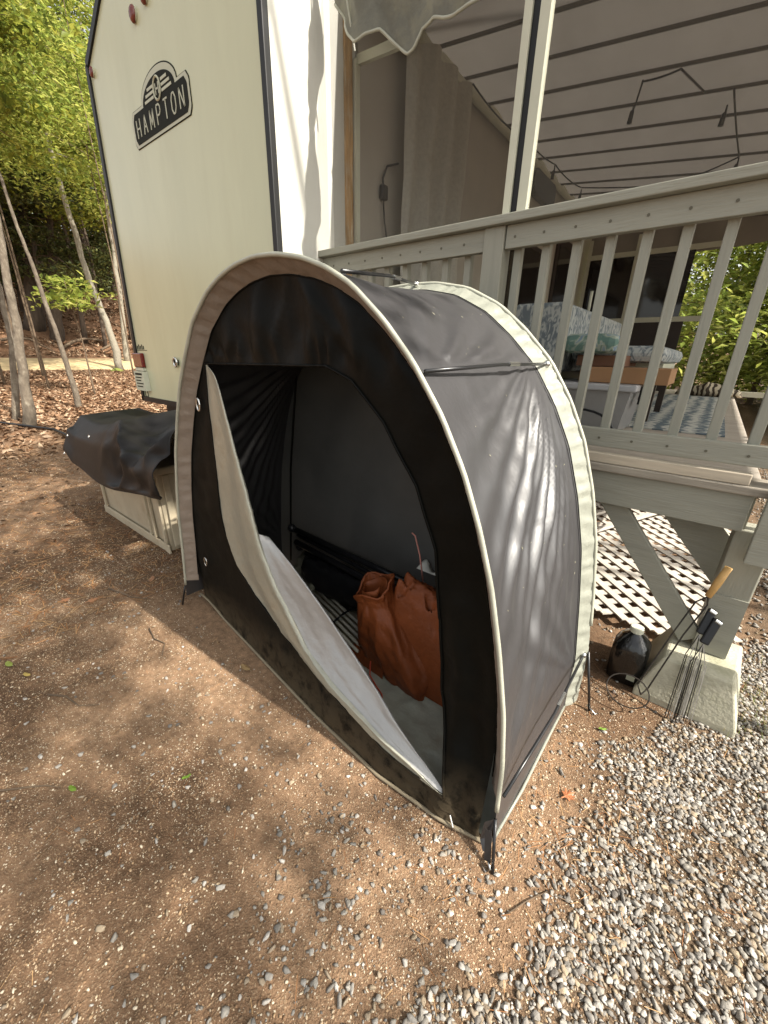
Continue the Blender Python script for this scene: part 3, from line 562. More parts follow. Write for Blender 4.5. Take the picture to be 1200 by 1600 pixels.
o = MB().ball((-.46, 2.72, .22), .085, 14, (1, 1, 1.5)).build('yellow_bucket', mat('yellow_plastic', (.55, .30, .03), .35), None, True); o['label'] = 'orange yellow plastic bucket half hidden behind the tent'; o['category'] = 'bucket'
# jug
jg = thing('water_jug', (0, 2.02, 0), 'black bulging plastic jug with white cap beside the footing', 'jug')
rows = []
for z, r, q in ((0, .066, .2), (.012, .076, .2), (.10, .078, .15), (.185, .08, .2), (.215, .074, .3), (.25, .05, .5), (.268, .028, .8), (.276, .026, 1)):
    row = []
    for k in range(20):
        a = 2 * math.pi * k / 20 + .35; ca, sa = math.cos(a), math.sin(a); e = 1 / max(abs(ca), abs(sa)) ** (1 - q) if q < 1 else 1
        rr = r * (1 + (e - 1) * .8) * (1 + .035 * math.sin(4 * a + z * 60) * (.03 < z < .24)); row.append((-.005 + rr * ca, 2.015 + rr * sa, z))
    rows.append(row)
MB().loft(rows, True, True).build('bottle', JUG, jg, True)
MB().tube([(-.005, 2.015, .274), (-.005, 2.015, .302)], .03, 16).build('cap', WHITE, jg, bevel=.003)
MB().box(.010, .045, 1.934, 1.940, .045, .075).build('label_patch', mat('jug_label', (.25, .26, .2), .5), jg)
# roasting forks leaning on footing
rf = thing('roasting_fork', (.2, 1.95, .1), 'long wire pie iron fork with turned wooden handle leaning on footing', 'roasting fork')
A0 = Vector((.232, 2.05, .705)); A1 = Vector((.198, 2.01, .565)); MB().tube([A0, A0.lerp(A1, .5), A1], [.014, .016, .013], 10).build('handle', WOODH, rf, True)
MB().tube([A1, (.165, 2.0, .53), (.125, 1.95, .38), (.06, 1.86, .10), (.08, 1.80, .10)], .0035, 5).build('prong', WIRE, rf); MB().tube([A1, (.205, 2.0, .53), (.16, 1.95, .38), (.10, 1.86, .10), (.08, 1.80, .10)], .0035, 5).build('prong', WIRE, rf)
MB().tube([(.0 + .085 * math.cos(a) + .03, 1.80 + .05 * math.sin(a), .09 + .05 * math.sin(a)) for a in np.linspace(0, 6.28, 21)], .003, 5, False).build('loop', WIRE, rf)
for n_, dx, lab in ((0, 0, 'black handled wire skewer bundle leaning on the footing, left one'), (1, .026, 'black handled wire skewer bundle leaning on the footing, right one')):
    f2 = thing('skewer_set', (.26, 1.9, .05), lab, 'skewers', 'black handled skewers by the footing')
    b0 = Vector((.232 + dx, 2.04 - dx, .50 - dx)); b1 = Vector((.215 + dx * .8, 1.99 - dx, .39 - dx))
    MB().bar(b0, b1, .034, .022, (0, 1, 0)).build('handle', BPLAST, f2, bevel=.006)
    MB().tube([b0 + Vector((-.01, -.016, 0)), b0 + Vector((.012, -.016, -.01))], .008, 8).build('hook', METAL, f2)
    for k in range(4):
        e = Vector((.19 + dx * 1.2 + k * .016, 1.845, -.0 + .012 * k)); m1 = b1.lerp(e, .25) + Vector((.012 * (k - 1.5), 0, 0))
        MB().tube([b1, m1, e, e + Vector((.008, -.005, .01)), m1 + Vector((.006, 0, 0))], .0022, 4).build('wire', TINWIRE if k % 2 else WIRE, f2)
# ------------------------------------------------------------------ deck box and tarp
bx_ = thing('deck_box', (-3.7, 1.4, 0), 'beige plastic deck box with ribbed panels below the trailer', 'storage box')
MB().loft([[(-4.40 + k, 1.13 + k, z), (-3.06 - k, 1.13 + k, z), (-3.06 - k, 1.68 - k, z), (-4.40 + k, 1.68 - k, z)] for z, k in ((0, .02), (.64, 0))], True, True).build('tub', BIN, bx_, bevel=.012)
MB().box(-4.43, -3.03, 1.10, 1.71, .641, .70).build('lid', BIN, bx_, bevel=.014)
MB().box(-4.42, -3.04, 1.118, 1.135, .0, .075).build('base_skirt', BIN, bx_, bevel=.006)
for x in (-4.37, -3.36, -3.28, -3.10): MB().box(x, x + .03, 1.116, 1.135, .08, .635).build('rib', BIN, bx_, bevel=.004)
for y in (1.17, 1.60): MB().box(-3.058, -3.040, y, y + .05, .05, .635).build('rib', BIN, bx_, bevel=.004)
MB().box(-3.058, -3.036, 1.3, 1.5, .50, .55).build('handle', BIN, bx_, bevel=.006)
rows = []
for x in np.linspace(-4.6, -2.42, 110):
    u = (x + 4.6) / 2.18; hem = .47 + .06 * math.sin(u * 5 + 1) + .21 * sm((u - .30) / .6) + .10 * sm((.10 - u) / .10); top = .93 + .13 * u - .03 * math.sin(u * 9); yf = 1.06 - .06 * sm(u)
    pts = [(yf - .10, hem), (yf - .09, hem + .03), (yf - .06, hem + (top - hem) * .3), (yf - .03, hem + (top - hem) * .6), (yf + .02, top - .10), (yf + .10, top - .01), (yf + .3, top), (yf + .62, top + .01), (yf + .70, top - .12), (yf + .74, .5)]
    yy = np.interp(np.linspace(0, 9, 46), range(10), [p[0] for p in pts]); zz = np.interp(np.linspace(0, 9, 46), range(10), [p[1] for p in pts]); row = []
    for k in range(46):
        v = k / 45; cr_ = sm((u - .38) / .25)
        rd = 1 - abs(fbm(x * 1.6 + v * 2.5, v * 2.2 - x * 1.2, 3, 1)) * 1.6; rd2 = 1 - abs(fbm(x * 3.4 - v * 3, v * 4, 8, 1)) * 1.6
        nz = .012 * fbm(x * 1.3, v * 3, 6, 1) + cr_ * (.12 * (rd - .55) + .055 * (rd2 - .55)) * math.sin(math.pi * min(1, v * 1.25)) ** .5 * sm(v * 5)
        sg = -.05 * math.sin(math.pi * u) * math.exp(-((v - .6) / .12) ** 2)
        row.append((x + .03 * fbm(x * 3, v * 5, 9) * cr_, yy[k] - nz * (1 - v) * 1.3, zz[k] + nz * (.3 + .9 * v) * (v > .04) + sg))
    rows.append(row)
tp = MB().loft(rows).build('black_tarp', TARP, None, True, solid=.004); tp['label'] = 'crumpled black tarp draped over the beige deck box'; tp['category'] = 'tarp'
for (x, z, y) in ((-4.28, .80, .985), (-3.75, .86, 1.0), (-4.45, .62, .965)):
    o = MB().tube([(x + .012 * math.cos(a), y - .035, z + .012 * math.sin(a)) for a in np.linspace(0, 6.28, 11)], .003, 4, False).build('grommet', METAL, tp)
hs_ = MB().tube([(-10.2, .95, .31), (-9.6, 1.25, .27), (-8.6, 1.75, .22), (-7.4, 1.85, .14), (-6.2, 1.75, .07), (-5.2, 1.6, .04), (-4.4, 1.5, .06)], .022, 7).build('black_hose', BPLAST, None, True); hs_['label'] = 'black hose running over the leaves towards the deck box'; hs_['category'] = 'hose'
# ------------------------------------------------------------------ the storage tent
CX = -1.205
FR = [(-.205, 0), (-.204, .08), (-.207, .163), (-.215, .361), (-.238, .552), (-.279, .757), (-.325, .941), (-.376, 1.09), (-.436, 1.23), (-.513, 1.364), (-.607, 1.488), (-.703, 1.585), (-.814, 1.673), (-.909, 1.722), (-1.012, 1.757), (-1.128, 1.778), (-1.24, 1.784), (-1.354, 1.771), (-1.45, 1.745), (-1.545, 1.705), (-1.682, 1.61), (-1.794, 1.472), (-1.88, 1.35), (-1.951, 1.214), (-2.035, 1.03), (-2.097, .833), (-2.14, .65), (-2.165, .472), (-2.205, .25), (-2.235, .1), (-2.25, 0)]
RR = [(-.145, 0), (-.150, .28), (-.188, .571), (-.224, .8), (-.278, 1.01), (-.347, 1.206), (-.427, 1.356), (-.523, 1.493), (-.642, 1.608), (-.761, 1.70), (-.912, 1.772), (-1.072, 1.803), (-1.21, 1.808)]
RR = RR + [(2 * CX - x - .0, z) for x, z in RR[-2::-1]]
def resamp(P, n):
    P = np.array(P, float); d = np.r_[0, np.cumsum(np.hypot(*np.diff(P, axis=0).T))]; t = np.linspace(0, d[-1], n)
    Q = np.stack([np.interp(t, d, P[:, 0]), np.interp(t, d, P[:, 1])], -1)
    for _ in range(4): Q[1:-1] = (Q[:-2] + 2 * Q[1:-1] + Q[2:]) / 4
    return Q
NS = 401
FA = resamp(FR, NS); RA = resamp(RR, NS)
def inset(A, d):
    T = np.gradient(A, axis=0); T /= np.linalg.norm(T, axis=1)[:, None]; Nn = np.stack([T[:, 1], -T[:, 0]], -1)
    c = np.array([CX, .7]); sgn = np.sign(((A - c) * Nn).sum(1)); return A - Nn * sgn[:, None] * d, Nn * sgn[:, None]
FI, FN = inset(FA, .045); RI, RN = inset(RA, .035)
YA, YB, YI = .87, 1.69, 1.612
tn = thing('storage_tent', (-1.2, 1.28, 0), 'dark grey arched storage tent with its silver door flap hanging open', 'tent')
def tubearc(A, y, name, r, m, k0=0, k1=NS): return MB().tube([(A[i, 0], y, A[i, 1]) for i in range(k0, k1, 3)], r, 8).build(name, m, tn, True)
tubearc(FA, YA, 'front_piping', .0072, PIPE, 15, NS - 15); tubearc(RA, YB, 'rear_piping', .008, PIPE, 36, NS - 36)
# outer skin with tension folds fanning from the pole clips
NT = 56
FOLD1 = [(.15, .006, .022), (.235, .008, .028), (.32, .010, .030), (.40, .012, .030), (.48, .016, .036), (.58, .017, .034), (.67, .018, .040), (.78, .016, .045), (.92, .014, .05), (1.08, .012, .06), (1.24, .008, .05)]
FOLD2 = [(-.75, .008, .06), (-.35, .010, .07), (-.05, .014, .045), (.12, .013, .04), (.27, .010, .05), (.5, .010, .06), (.8, .006, .08)]
def ridge(q, w): return math.exp(-(q / w) ** 2) - .55 * math.exp(-((q - 1.6 * w) / w) ** 2) - .35 * math.exp(-((q + 1.7 * w) / w) ** 2)
def fan(s, z, t):
    d = 0
    if .25 < z < 1.50:      # folds pulled from the rear clip towards the front foot
        dz = 1.53 - z; dt = (1.05 - t) * .75; a = math.atan2(dt, dz) + .03 * fbm(dt * 3, dz * 2, 4); r = math.hypot(dz, dt)
        for a0, am, wd in FOLD1: d += 1.35 * am * ridge(a - a0, wd) * sm(r / .25) * sm((z - .25) / (.2 + .5 * (a0 > .5))) * (.75 + .6 * fbm(a0 * 50, r * 2.2, 2))
        dz = z - .20; dt = (1.02 - t) * .75; a = math.atan2(dt, dz)
        for a0 in (.35, .6, .85): d += .006 * ridge(a - a0, .06) * sm(dz / .15) * sm((1.0 - dz) / .7)
    elif z >= 1.50:
        ds = (s - .325) * 4.6; dt = t * .75 + .04; a = math.atan2(ds, dt) + .04 * fbm(ds * 3, dt * 3, 4); r = math.hypot(ds, dt)
        for a0, am, wd in FOLD2: d += am * ridge(a - a0, wd) * sm(r / .2) * (s < .5) * sm((.62 - abs(r - .35)) / .4)
    return d
rows = []
for i in range(NS - 8):
    s = i / (NS - 1); sm_ = min(s, 1 - s); row = []
    for j in range(NT + 1):
        t = j / NT; P = FA[i] * (1 - t) + RI[i] * t; n_ = FN[i]; y = YA + (YI - YA) * t
        z = P[1]; sag_ = -.022 * math.sin(math.pi * t) * sm(z / .3) * (1 + .6 * math.exp(-((z - 1.48) / .10) ** 2) * -1)
        if z < 1.0: sag_ *= 1.1
        w_ = math.sin(math.pi * t) ** .6 if 0 < t < 1 else 0
        d = sag_ + (fan(sm_, z, t) + .0025 * fbm(s * 9, t * 3, 3) + .0007 * fbm(s * 70 + t * 10, t * 6 - s * 25, 8)) * w_
        row.append((P[0] + n_[0] * d, y, P[1] + n_[1] * d))
    rows.append(row)
MB().loft(rows).build('outer_skin', TENT, tn, True); SKN = rows
rows = []   # pale flange behind the rear arch
for i in range(NS):
    row = []
    for j in range(5):
        t = j / 4; P = RI[i] * (1 - t) + RA[i] * t; d = .006 * math.sin(i * .9 + 4 * fbm(i * .1, 1) + t * 2.5) * math.sin(math.pi * t) + .003 * fbm(i * .3, t * 3)
        row.append((P[0] + RN[i][0] * d, YI + (YB - YI) * t, P[1] + RN[i][1] * d))
    rows.append(row)
MB().loft(rows).build('rear_flange', PALE, tn, True)
rows = []   # tan inner strip of the front arch
for i in range(17, NS - 19):
    row = []
    for j in range(7):
        t = j / 6; P = FA[i] * (1 - t) + FI[i] * t; d = .0065 * math.sin(i * .8 + 5 * fbm(i * .09, 7) + t * 2) * math.sin(math.pi * t) * (.6 + .6 * fbm(i * .2, 3))
        row.append((P[0] + FN[i][0] * d, YA + (.93 - YA) * t, P[1] + FN[i][1] * d))
    rows.append(row)
MB().loft(rows).build('front_inner_strip', TAN, tn, True)
BXb = [-2.4, -2.03, -1.53, -1.04, -.64, -.36, -.2]; BYb = [.97, .96, .9, .84, .81, .83, .87]
def yp(x, z):
    yb = float(np.interp(x, BXb, BYb)); return yb + (.93 - yb) * sm(z / .45)
OP = [(-.373, .105), (-.469, .445), (-.502, .743), (-.536, .958), (-.618, 1.143), (-.744, 1.315), (-.821, 1.383), (-.873, 1.427), (-.985, 1.466), (-1.287, 1.461), (-1.731, 1.453), (-1.753, 1.258), (-1.759, 1.02), (-1.776, .788), (-1.757, .617), (-1.673, .462), (-1.546, .364), (-1.33, .262), (-1.026, .182), (-.779, .145), (-.576, .118)]
OUT = [(p[0], max(p[1], .0)) for p in FI]
OUT = [tuple(p) for p in FI[4:-4]] + [(-2.22, .05), (-2.1, .035), (-1.8, .012), (-1.4, .004), (-1.0, .003), (-.6, .003), (-.35, .003), (-.24, .003)]
def rayhit(P, c, a):
    d = (math.cos(a), math.sin(a)); best = None
    for i in range(len(P)):
        p, q = P[i], P[(i + 1) % len(P)]; ex, ez = q[0] - p[0], q[1] - p[1]; den = d[0] * ez - d[1] * ex
        if abs(den) < 1e-12: continue
        t = ((p[0] - c[0]) * ez - (p[1] - c[1]) * ex) / den; u = ((p[0] - c[0]) * d[1] - (p[1] - c[1]) * d[0]) / den
        if t > 0 and -1e-9 <= u <= 1 + 1e-9 and (best is None or t > best): best = t
    return (c[0] + d[0] * best, c[1] + d[1] * best)
c0 = (-.95, .62); angs = set()
for P in (OP, OUT):
    for p in P: angs.add(round(math.atan2(p[1] - c0[1], p[0] - c0[0]), 4))
angs |= {round(a, 4) for a in np.linspace(-math.pi, math.pi, 181)[:-1]}
angs = sorted(angs); rows = [[] for _ in range(13)]
for a in angs:
    p = rayhit(OP, c0, a); q = rayhit(OUT, c0, a)
    for k in range(13):
        t = k / 12; x = p[0] + (q[0] - p[0]) * t; z = p[1] + (q[1] - p[1]) * t; w_ = math.sin(math.pi * t) ** .5 if 0 < t < 1 else (0 if k else .5)
        d = .012 * fbm(x * 3, z * 3, 2) + .007 * math.sin(x * 60 + 5 * fbm(x * 4, z * 2)) * math.exp(-((z - 1.50) / .04) ** 2) + .008 * math.exp(-((abs((x + 1.14) - (1.75 - z) * (1.1 if x > -1.14 else -.55))) / .018) ** 2) * sm((z - 1.45) / .1) + .008 * math.sin((x * 1.0 + z * .35) * 30 + 4 * fbm(x * 1.5, z * 1.5, 5)) * sm((z - 1.35) / .2)
        if x > -.5: d += .014 * math.sin(x * 46 + z * 3 + 2 * fbm(x * 2, z * 2, 8)) * sm((1.0 - z) / .5)
        rows[k].append((x, yp(x, z) - d * w_, z))
m_ = MB(); n = len(angs); m_.loft(rows, True)
m_.build('front_panel', TENTBLK, tn, True)
# bound edge of the doorway + stitched band above it
MB().tube([(rows[0][i][0], rows[0][i][1] - .002, rows[0][i][2]) for i in list(range(n)) + [0]], .005, 6, False).build('doorway_binding', TENTBLK, tn, True)
# back panel and lining
rows = []
for i in range(0, NS // 2 + 1, 4):
    a, b = RI[i], RI[NS - 1 - i]
    rows.append([(a[0] + (b[0] - a[0]) * t, 1.592 + .014 * math.sin(math.pi * t) * math.sin(t * 23 + a[1] * 7), a[1]) for t in np.linspace(0, 1, 40)])
MB().loft(rows).build('back_panel', TENTIN, tn, True)
MB().tube([(-1.92, 1.57, 1.38), (-2.03, 1.57, .8), (-2.10, 1.57, .1)], .006, 6).build('inner_seam', TENTBLK, tn)
rows = [[(x, y, .016 + .012 * fbm(x * 5, y * 5, 3) + .020 * (.5 - abs(fbm(x * 9 + y * 4, y * 14, 5, 2))) * sm((y - .9) / .08) + 0) for y in np.linspace(yp(x, .0) + .012, 1.59, 40)] for x in np.linspace(-2.19, -.225, 100)]
MB().loft(rows).build('groundsheet', FLOORF, tn, True)
# mud skirt hem
MB().tube([(x, float(np.interp(x, BXb, BYb)) - .006, .010 + .045 * sm((-1.95 - x) / .25)) for x in np.linspace(-2.25, -.22, 40)], .007, 6).build('front_hem', mat('muddy_hem', (.20, .165, .11), .8), tn, True)
MB().tube([(x, y, .012) for x, y in ((-.205, .88), (-.19, 1.1), (-.185, 1.4), (-.18, 1.60))], .006, 6).build('side_hem', PALE, tn, True)
# silver door flap
def curve3(P, n, y):
    Q = resamp(P, n); return [(q[0], (yp(q[0], max(q[1], 0)) + (y(k / (n - 1)) if callable(y) else y)), max(q[1], .012)) for k, q in enumerate(Q)]
Lc = [(-1.731, 1.453), (-1.753, 1.258), (-1.759, 1.02), (-1.776, .788), (-1.757, .617), (-1.673, .462), (-1.546, .364), (-1.33, .262), (-1.026, .182), (-.779, .145), (-.576, .118), (-.374, .104)]
Mc = [(-1.715, 1.45), (-1.632, 1.420), (-1.583, 1.303), (-1.535, 1.15), (-1.463, .91), (-1.387, .655), (-1.293, .494), (-1.21, .404), (-1.105, .305), (-.912, .238), (-.704, .198), (-.505, .160), (-.374, .112)]
Rc = [(-1.395, .735), (-1.244, .646), (-1.076, .524), (-.949, .42), (-.816, .34), (-.699, .28), (-.602, .228), (-.504, .182), (-.427, .148), (-.372, .112)]
nf = 90; La = resamp(Lc, nf); Ma = resamp(Mc, nf)
# match M to L by nearest progression along x+(-z)
rows = []
for k in range(nf):
    a, b = La[k], Ma[k]; row = []
    for j in range(13):
        t = j / 12; x = a[0] + (b[0] - a[0]) * t; z = a[1] + (b[1] - a[1]) * t; e = math.sin(math.pi * k / (nf - 1))
        y = yp(x, z) - .004 - (.055 * t ** 1.5 + .012 * math.sin(t * 5 + k * .12) * math.sin(math.pi * t)) * e ** .5 - .004 * fbm(x * 9, z * 9, 2) * e
        row.append((x, y, z))
    # rolled edge
    x, y, z = row[-1]
    for q in (1, 2, 3, 4): row.append((x + .014 * math.sin(q * .8) * e, y + .012 * (1 - math.cos(q * .8)) * e, z + .004 * q * e))
    rows.append(row)
fl = MB().loft(rows).build('door_flap', CREAMF, tn, True)
k0 = 33; Ra = resamp(Rc, nf - k0); rows = []
for k in range(k0, nf):
    b = Ma[k]; c_ = Ra[k - k0]; e = math.sin(math.pi * min(1, (k - k0) / (nf - 1 - k0))) ** .6; em = math.sin(math.pi * k / (nf - 1)) ** .5; row = []
    for j in range(19):
        t = j / 18; x = b[0] + (c_[0] - b[0]) * t; z = b[1] + (c_[1] - b[1]) * t; w_ = math.sin(math.pi * t)
        pp = (k - k0) / (nf - k0); cre = .55 * math.sin(t * 7 + 3 * pp + 2 * fbm(pp * 3, t * 1.5, 5)) + .5 * fbm(pp * 9, t * 3, 8)
        y = yp(x, z) - .050 * (1 - t) * em + (.010 * w_ + .010 * cre * w_) * e + .0010 * fbm(x * 40, z * 40, 6)
        row.append((x + .004, y, z + .002 * cre * w_ * e))
    x, y, z = row[-1]
    for q in range(1, 6): row.append((x + .002 * q * e, y + .008 * q * e, z - (.007 * q * q) * e * (z > .1)))
    rows.append([(p[0], p[1], max(p[2], .018)) for p in row])
MB().loft(rows).build('flap_lining', SILVER, tn, True)
# cross poles with ferrules and clips
def crosspole(s0, s1, name='cross_pole'):
    a = FA[int(s0 * (NS - 1))]; b = RA[int(s1 * (NS - 1))]; na = FN[int(s0 * (NS - 1))]; nb = RN[int(s1 * (NS - 1))]
    p = Vector((a[0] + na[0] * .012, YA + .01, a[1] + na[1] * .012)); q = Vector((b[0] - nb[0] * .012, YB - .03, b[1] - nb[1] * .005))
    mid = p.lerp(q, .5) + Vector((na[0], 0, na[1])) * .012
    r = MB().tube([p, p.lerp(mid, .5), mid, mid.lerp(q, .5), q], .0055, 8).build(name, ROD, tn, True)
    MB().tube([p.lerp(q, .56) + Vector((na[0], 0, na[1])) * .011, p.lerp(q, .66) + Vector((na[0], 0, na[1])) * .009], .0078, 8).build('ferrule', METAL, r)
    MB().ball(q, .014, 10).build('clip_ball', METAL, r, True)
def s_at(A, z, right=True):
    idx_ = range(NS // 2) if right else range(NS - 1, NS // 2, -1)
    return min(idx_, key=lambda i: abs(A[i, 1] - z)) / (NS - 1)
crosspole(s_at(FA, 1.462), s_at(RA, 1.49)); crosspole(s_at(FA, .24), s_at(RA, .285)); crosspole(s_at(FA, 1.70), .5 - .015 if False else s_at(RA, 1.806))
crosspole(s_at(FA, 1.42, False), s_at(RA, 1.44, False))
# flat sleeve along the shoulder pole
a = FA[int(s_at(FA, 1.455) * (NS - 1))]; b = RI[int(s_at(RI, 1.47) * (NS - 1))]
# exposed pole ends, straps and pegs
def leg(top, foot, name='pole_end', r=.0055): return MB().tube([top, foot], r, 8).build(name, ROD, tn, True)
leg((-.206, .868, .135), (-.168, .80, .0)); leg((-.150, 1.69, .285), (-.085, 1.665, 0)); leg((-2.235, .87, .16), (-2.30, .86, 0)); leg((-2.262, 1.69, .285), (-2.33, 1.67, 0))
MB().bar((-.215, .845, .10), (-.192, .812, .015), .022, .003, (0, 1, 0)).build('webbing_strap', mat('webbing', (.035, .03, .028), .8), tn)
MB().loft([[(-.21, .868, .13), (-.235, .86, .10)], [(-.205, .855, .06), (-.235, .84, .04)], [(-.195, .83, .03), (-.215, .825, .02)]]).build('corner_gusset', TENT, tn)
MB().tube([(-.19, .81, .02), (-.175, .80, .012), (-.185, .79, .004), (-.205, .80, .004)], .004, 6).build('peg', METAL, tn, True); MB().tube([(-.10, 1.67, .02), (-.075, 1.66, .012), (-.06, 1.655, .004), (-.05, 1.67, .004)], .004, 6).build('peg', METAL, tn, True)
MB().tube([(-.345, .835, .05), (-.325, .825, .02), (-.315, .83, .005)], .003, 5).build('zip_pull', METAL, tn)
# toggles on the left of the door, ventilation ties
for (x, z, h_) in ((-1.825, 1.275, .028), (-2.012, .39, .026)):
    y = yp(x, z); MB().tube([(x + .014 * math.cos(a), y - .014, z + h_ * math.sin(a)) for a in np.linspace(0, 6.283, 15)], .005 if h_ > .027 else .003, 6, False).build('door_ring', METAL, tn, True)
o = MB().tube([(-.205, .862, 1.0), (-.21, .862, 1.03)], .001, 3)
# dirt specks on skin (petals, droppings)
sk = MB()
for k in range(38):
    i = int(rng.uniform(.05, .47) * (NS - 1)); j = int(rng.uniform(3, NT - 3)); c = Vector(SKN[i][j]); T = (Vector(SKN[i + 1][j]) - c).normalized(); Yv = (Vector(SKN[i][j + 1]) - c).normalized()
    nn = Vector((FN[i][0], 0, FN[i][1])); c += nn * .0025; q = rng.uniform(.0008, .0022); a = rng.uniform(0, 3.14); l = q * rng.uniform(1, 5); u = T * math.cos(a) + Yv * math.sin(a); w_ = Yv * math.cos(a) - T * math.sin(a)
    sk.add([c - u * l, c + w_ * q, c + u * l, c - w_ * q, c + nn * .001], [(0, 1, 4), (1, 2, 4), (2, 3, 4), (3, 0, 4)])
sk.build('pollen_flecks', mat('pollen', (.38, .36, .26), .8), tn, kind='stuff')
# stitched seams where the flanges meet the skin, and a darker ground skirt line
for A, y, nm, m in ((RI, YI - .002, 'flange_seam', TENTBLK), (FI, .928, 'panel_seam', TENTBLK)):
    MB().tube([(A[i, 0], y, A[i, 1]) for i in range(20, NS - 22, 3)], .0028, 5).build(nm, m, tn, True)
# ------------------------------------------------------------------ contents of the tent
bg_ = thing('orange_bag', (-.85, 1.3, .03), 'rust orange tarpaulin bag with open rolled collar slumped inside the tent', 'bag')
secs = [(.02, -.79, 1.27, .225, .115, -.28), (.08, -.80, 1.265, .225, .125, -.25), (.17, -.83, 1.25, .205, .125, -.2), (.27, -.875, 1.235, .170, .115, -.1), (.37, -.925, 1.222, .122, .095, .05), (.445, -.965, 1.215, .088, .074, .2), (.49, -.975, 1.21, .083, .072, .25), (.525, -.977, 1.208, .090, .080, .25)]
A_ = np.array(secs); tt_ = np.linspace(0, len(secs) - 1, 56); rows = []
crease = [0, .55, 1.15, 1.75, 2.5, 3.05, 3.6, 4.3, 4.95, 5.6]
for t in tt_:
    z, cx_, cy_, rx_, ry_, tw = [float(np.interp(t, range(len(secs)), A_[:, k])) for k in range(6)]; z *= .92; cx_ -= .055; cy_ += .035; row = []
    for k in range(90):
        a = 2 * math.pi * k / 90; cdist = min(abs((a + .25 * math.sin(z * 9) - c + math.pi) % (2 * math.pi) - math.pi) for c in crease)
        q = 1 + .10 * math.exp(-(cdist / .10) ** 2) * (1 if z < .4 else .6) - .05 + .05 * fbm(math.cos(a) * 2.2, math.sin(a) * 2.2, z * 6) - .07 * max(0, fbm(math.cos(a) * 4 + z * 7, math.sin(a) * 4, z * 11 + 3))
        sq_ = 1 / max(abs(math.cos(a)), abs(math.sin(a))) ** .6; row.append((cx_ + rx_ * q * sq_ * math.cos(a + tw), cy_ + ry_ * q * sq_ * math.sin(a + tw), z + (.05 * math.sin(a + 1) + .018 * math.sin(3 * a + 1)) * sm((z - .38) / .1)))
    rows.append(row)
MB().loft(rows, True).build('body', ORANGE, bg_, True, solid=.004)
MB().tube([(p[0], p[1], p[2]) for p in rows[-1][::3] + rows[-1][:1]], .006, 5, False).build('collar_hem', ORANGE, bg_, True)
MB().loft([[(-1.035 + (r + .006 * math.sin(a * 5)) * math.cos(a), 1.245 + r * .9 * math.sin(a), z + .03 * math.sin(a + 1)) for a in np.linspace(.4, 5.9, 40)] for z, r in ((.34, .045), (.41, .052), (.455, .058), (.485, .060))]).build('rolled_liner', ORANGE, bg_, True, solid=.003)
rows = []
for i in range(60):
    u = i / 59; row = []
    for j in range(40):
        v = j / 39; x = -.97 + u * .60; yb = 1.22 + v * .33; r = sm(u / .12) * sm((1 - u) / .1) * (math.sin(math.pi * min(1, v * 1.1 + .0)) ** .3 if 0 < v < .9 else 0) if 0 < u < 1 else 0
        rid = 1 - 2 * abs(fbm(u * 3.5 + v, v * 3 - u * 2, 5, 3)); z = .03 + r * (.49 - .15 * u + .03 * math.sin(v * 5)) + .05 * rid * r
        row.append((x + .03 * fbm(u * 3, v * 3, 8), yb - .05 * r * math.sin(v * 3), z))
    rows.append(row)
lo = [[(-1.20 + .28 * u + .02 * fbm(u * 3, v * 3), 1.20 + .20 * v - .02 * u, .02 + (.20 * u ** .7 + .03 * (1 - 2 * abs(fbm(u * 4, v * 4, 2)))) * math.sin(math.pi * v) ** .4 * (u > 0)) for v in np.linspace(0, 1, 24)] for u in np.linspace(0, 1, 24)]
MB().loft(lo).build('folded_corner', ORANGE, bg_, True)
MB().loft(rows).build('folded_side', ORANGE, bg_, True, label='lumpy folded side of the orange bag with black eyelet')
MB().tube([(-.66 + .012 * math.cos(a), 1.255, .40 + .014 * math.sin(a)) for a in np.linspace(0, 6.28, 11)], .005, 5, False).build('eyelet', BPLAST, bg_)
o = MB().tube([(-.99, 1.17, .10), (-.96, 1.13, .06), (-.91, 1.12, .03), (-.86, 1.10, .03), (-.83, 1.07, .026), (-.85, 1.04, .026), (-.90, 1.08, .03), (-.95, 1.12, .03)], .0038, 6).build('tangled_rope', CORD, None, True); o['label'] = 'short tangled red orange cord on the groundsheet before the bag'; o['category'] = 'cord'
o = MB().tube([(-.86, 1.40, .50), (-.90, 1.42, .62), (-.945, 1.44, .70), (-.965, 1.44, .71)], .004, 6).build('pink_cord', mat('pink_cord', (.5, .22, .18), .6), None, True); o['label'] = 'thin pinkish cord rising above the orange bag'; o['category'] = 'cord'
fc = thing('folded_camp_chairs', (-1.4, 1.45, .03), 'bundle of folded black camp chairs and poles lying at the back of the tent', 'camp chairs')
for k in range(9):
    a = Vector((-1.95 + .03 * k + rng.uniform(-.03, .03), 1.50 + rng.uniform(-.06, .06), .42 - .035 * k + rng.uniform(-.01, .02))); b = Vector((-.55 - .05 * k, 1.50 + rng.uniform(-.05, .05), .34 - .035 * k + rng.uniform(-.02, .02)))
    MB().tube([a, b], .014 if k % 2 else .02, 8).build('pole', BPLAST, fc, True)
for k, (x, z) in enumerate(((-1.93, .44), (-1.86, .33), (-1.80, .20), (-1.72, .13))): MB().ball((x, 1.47, z), .03, 10).build('end_cap', BPLAST, fc, True)
rows = [[(x, 1.47 + .06 * math.cos(a) * (1 + .4 * fbm(x * 8, a)), .15 + .11 * math.sin(a) * (1 + .5 * fbm(x * 6, a * 2, 3)) + .03) for a in np.linspace(0, 2 * math.pi, 17)[:-1]] for x in np.linspace(-1.78, -.45, 30)]
MB().loft(rows, True, True).build('folded_cloth', BPLAST, fc, True)
wp = thing('white_tent_poles', (-1.5, 1.3, .03), 'bundle of thin pale poles lying on the cardboard left of the bag', 'poles')
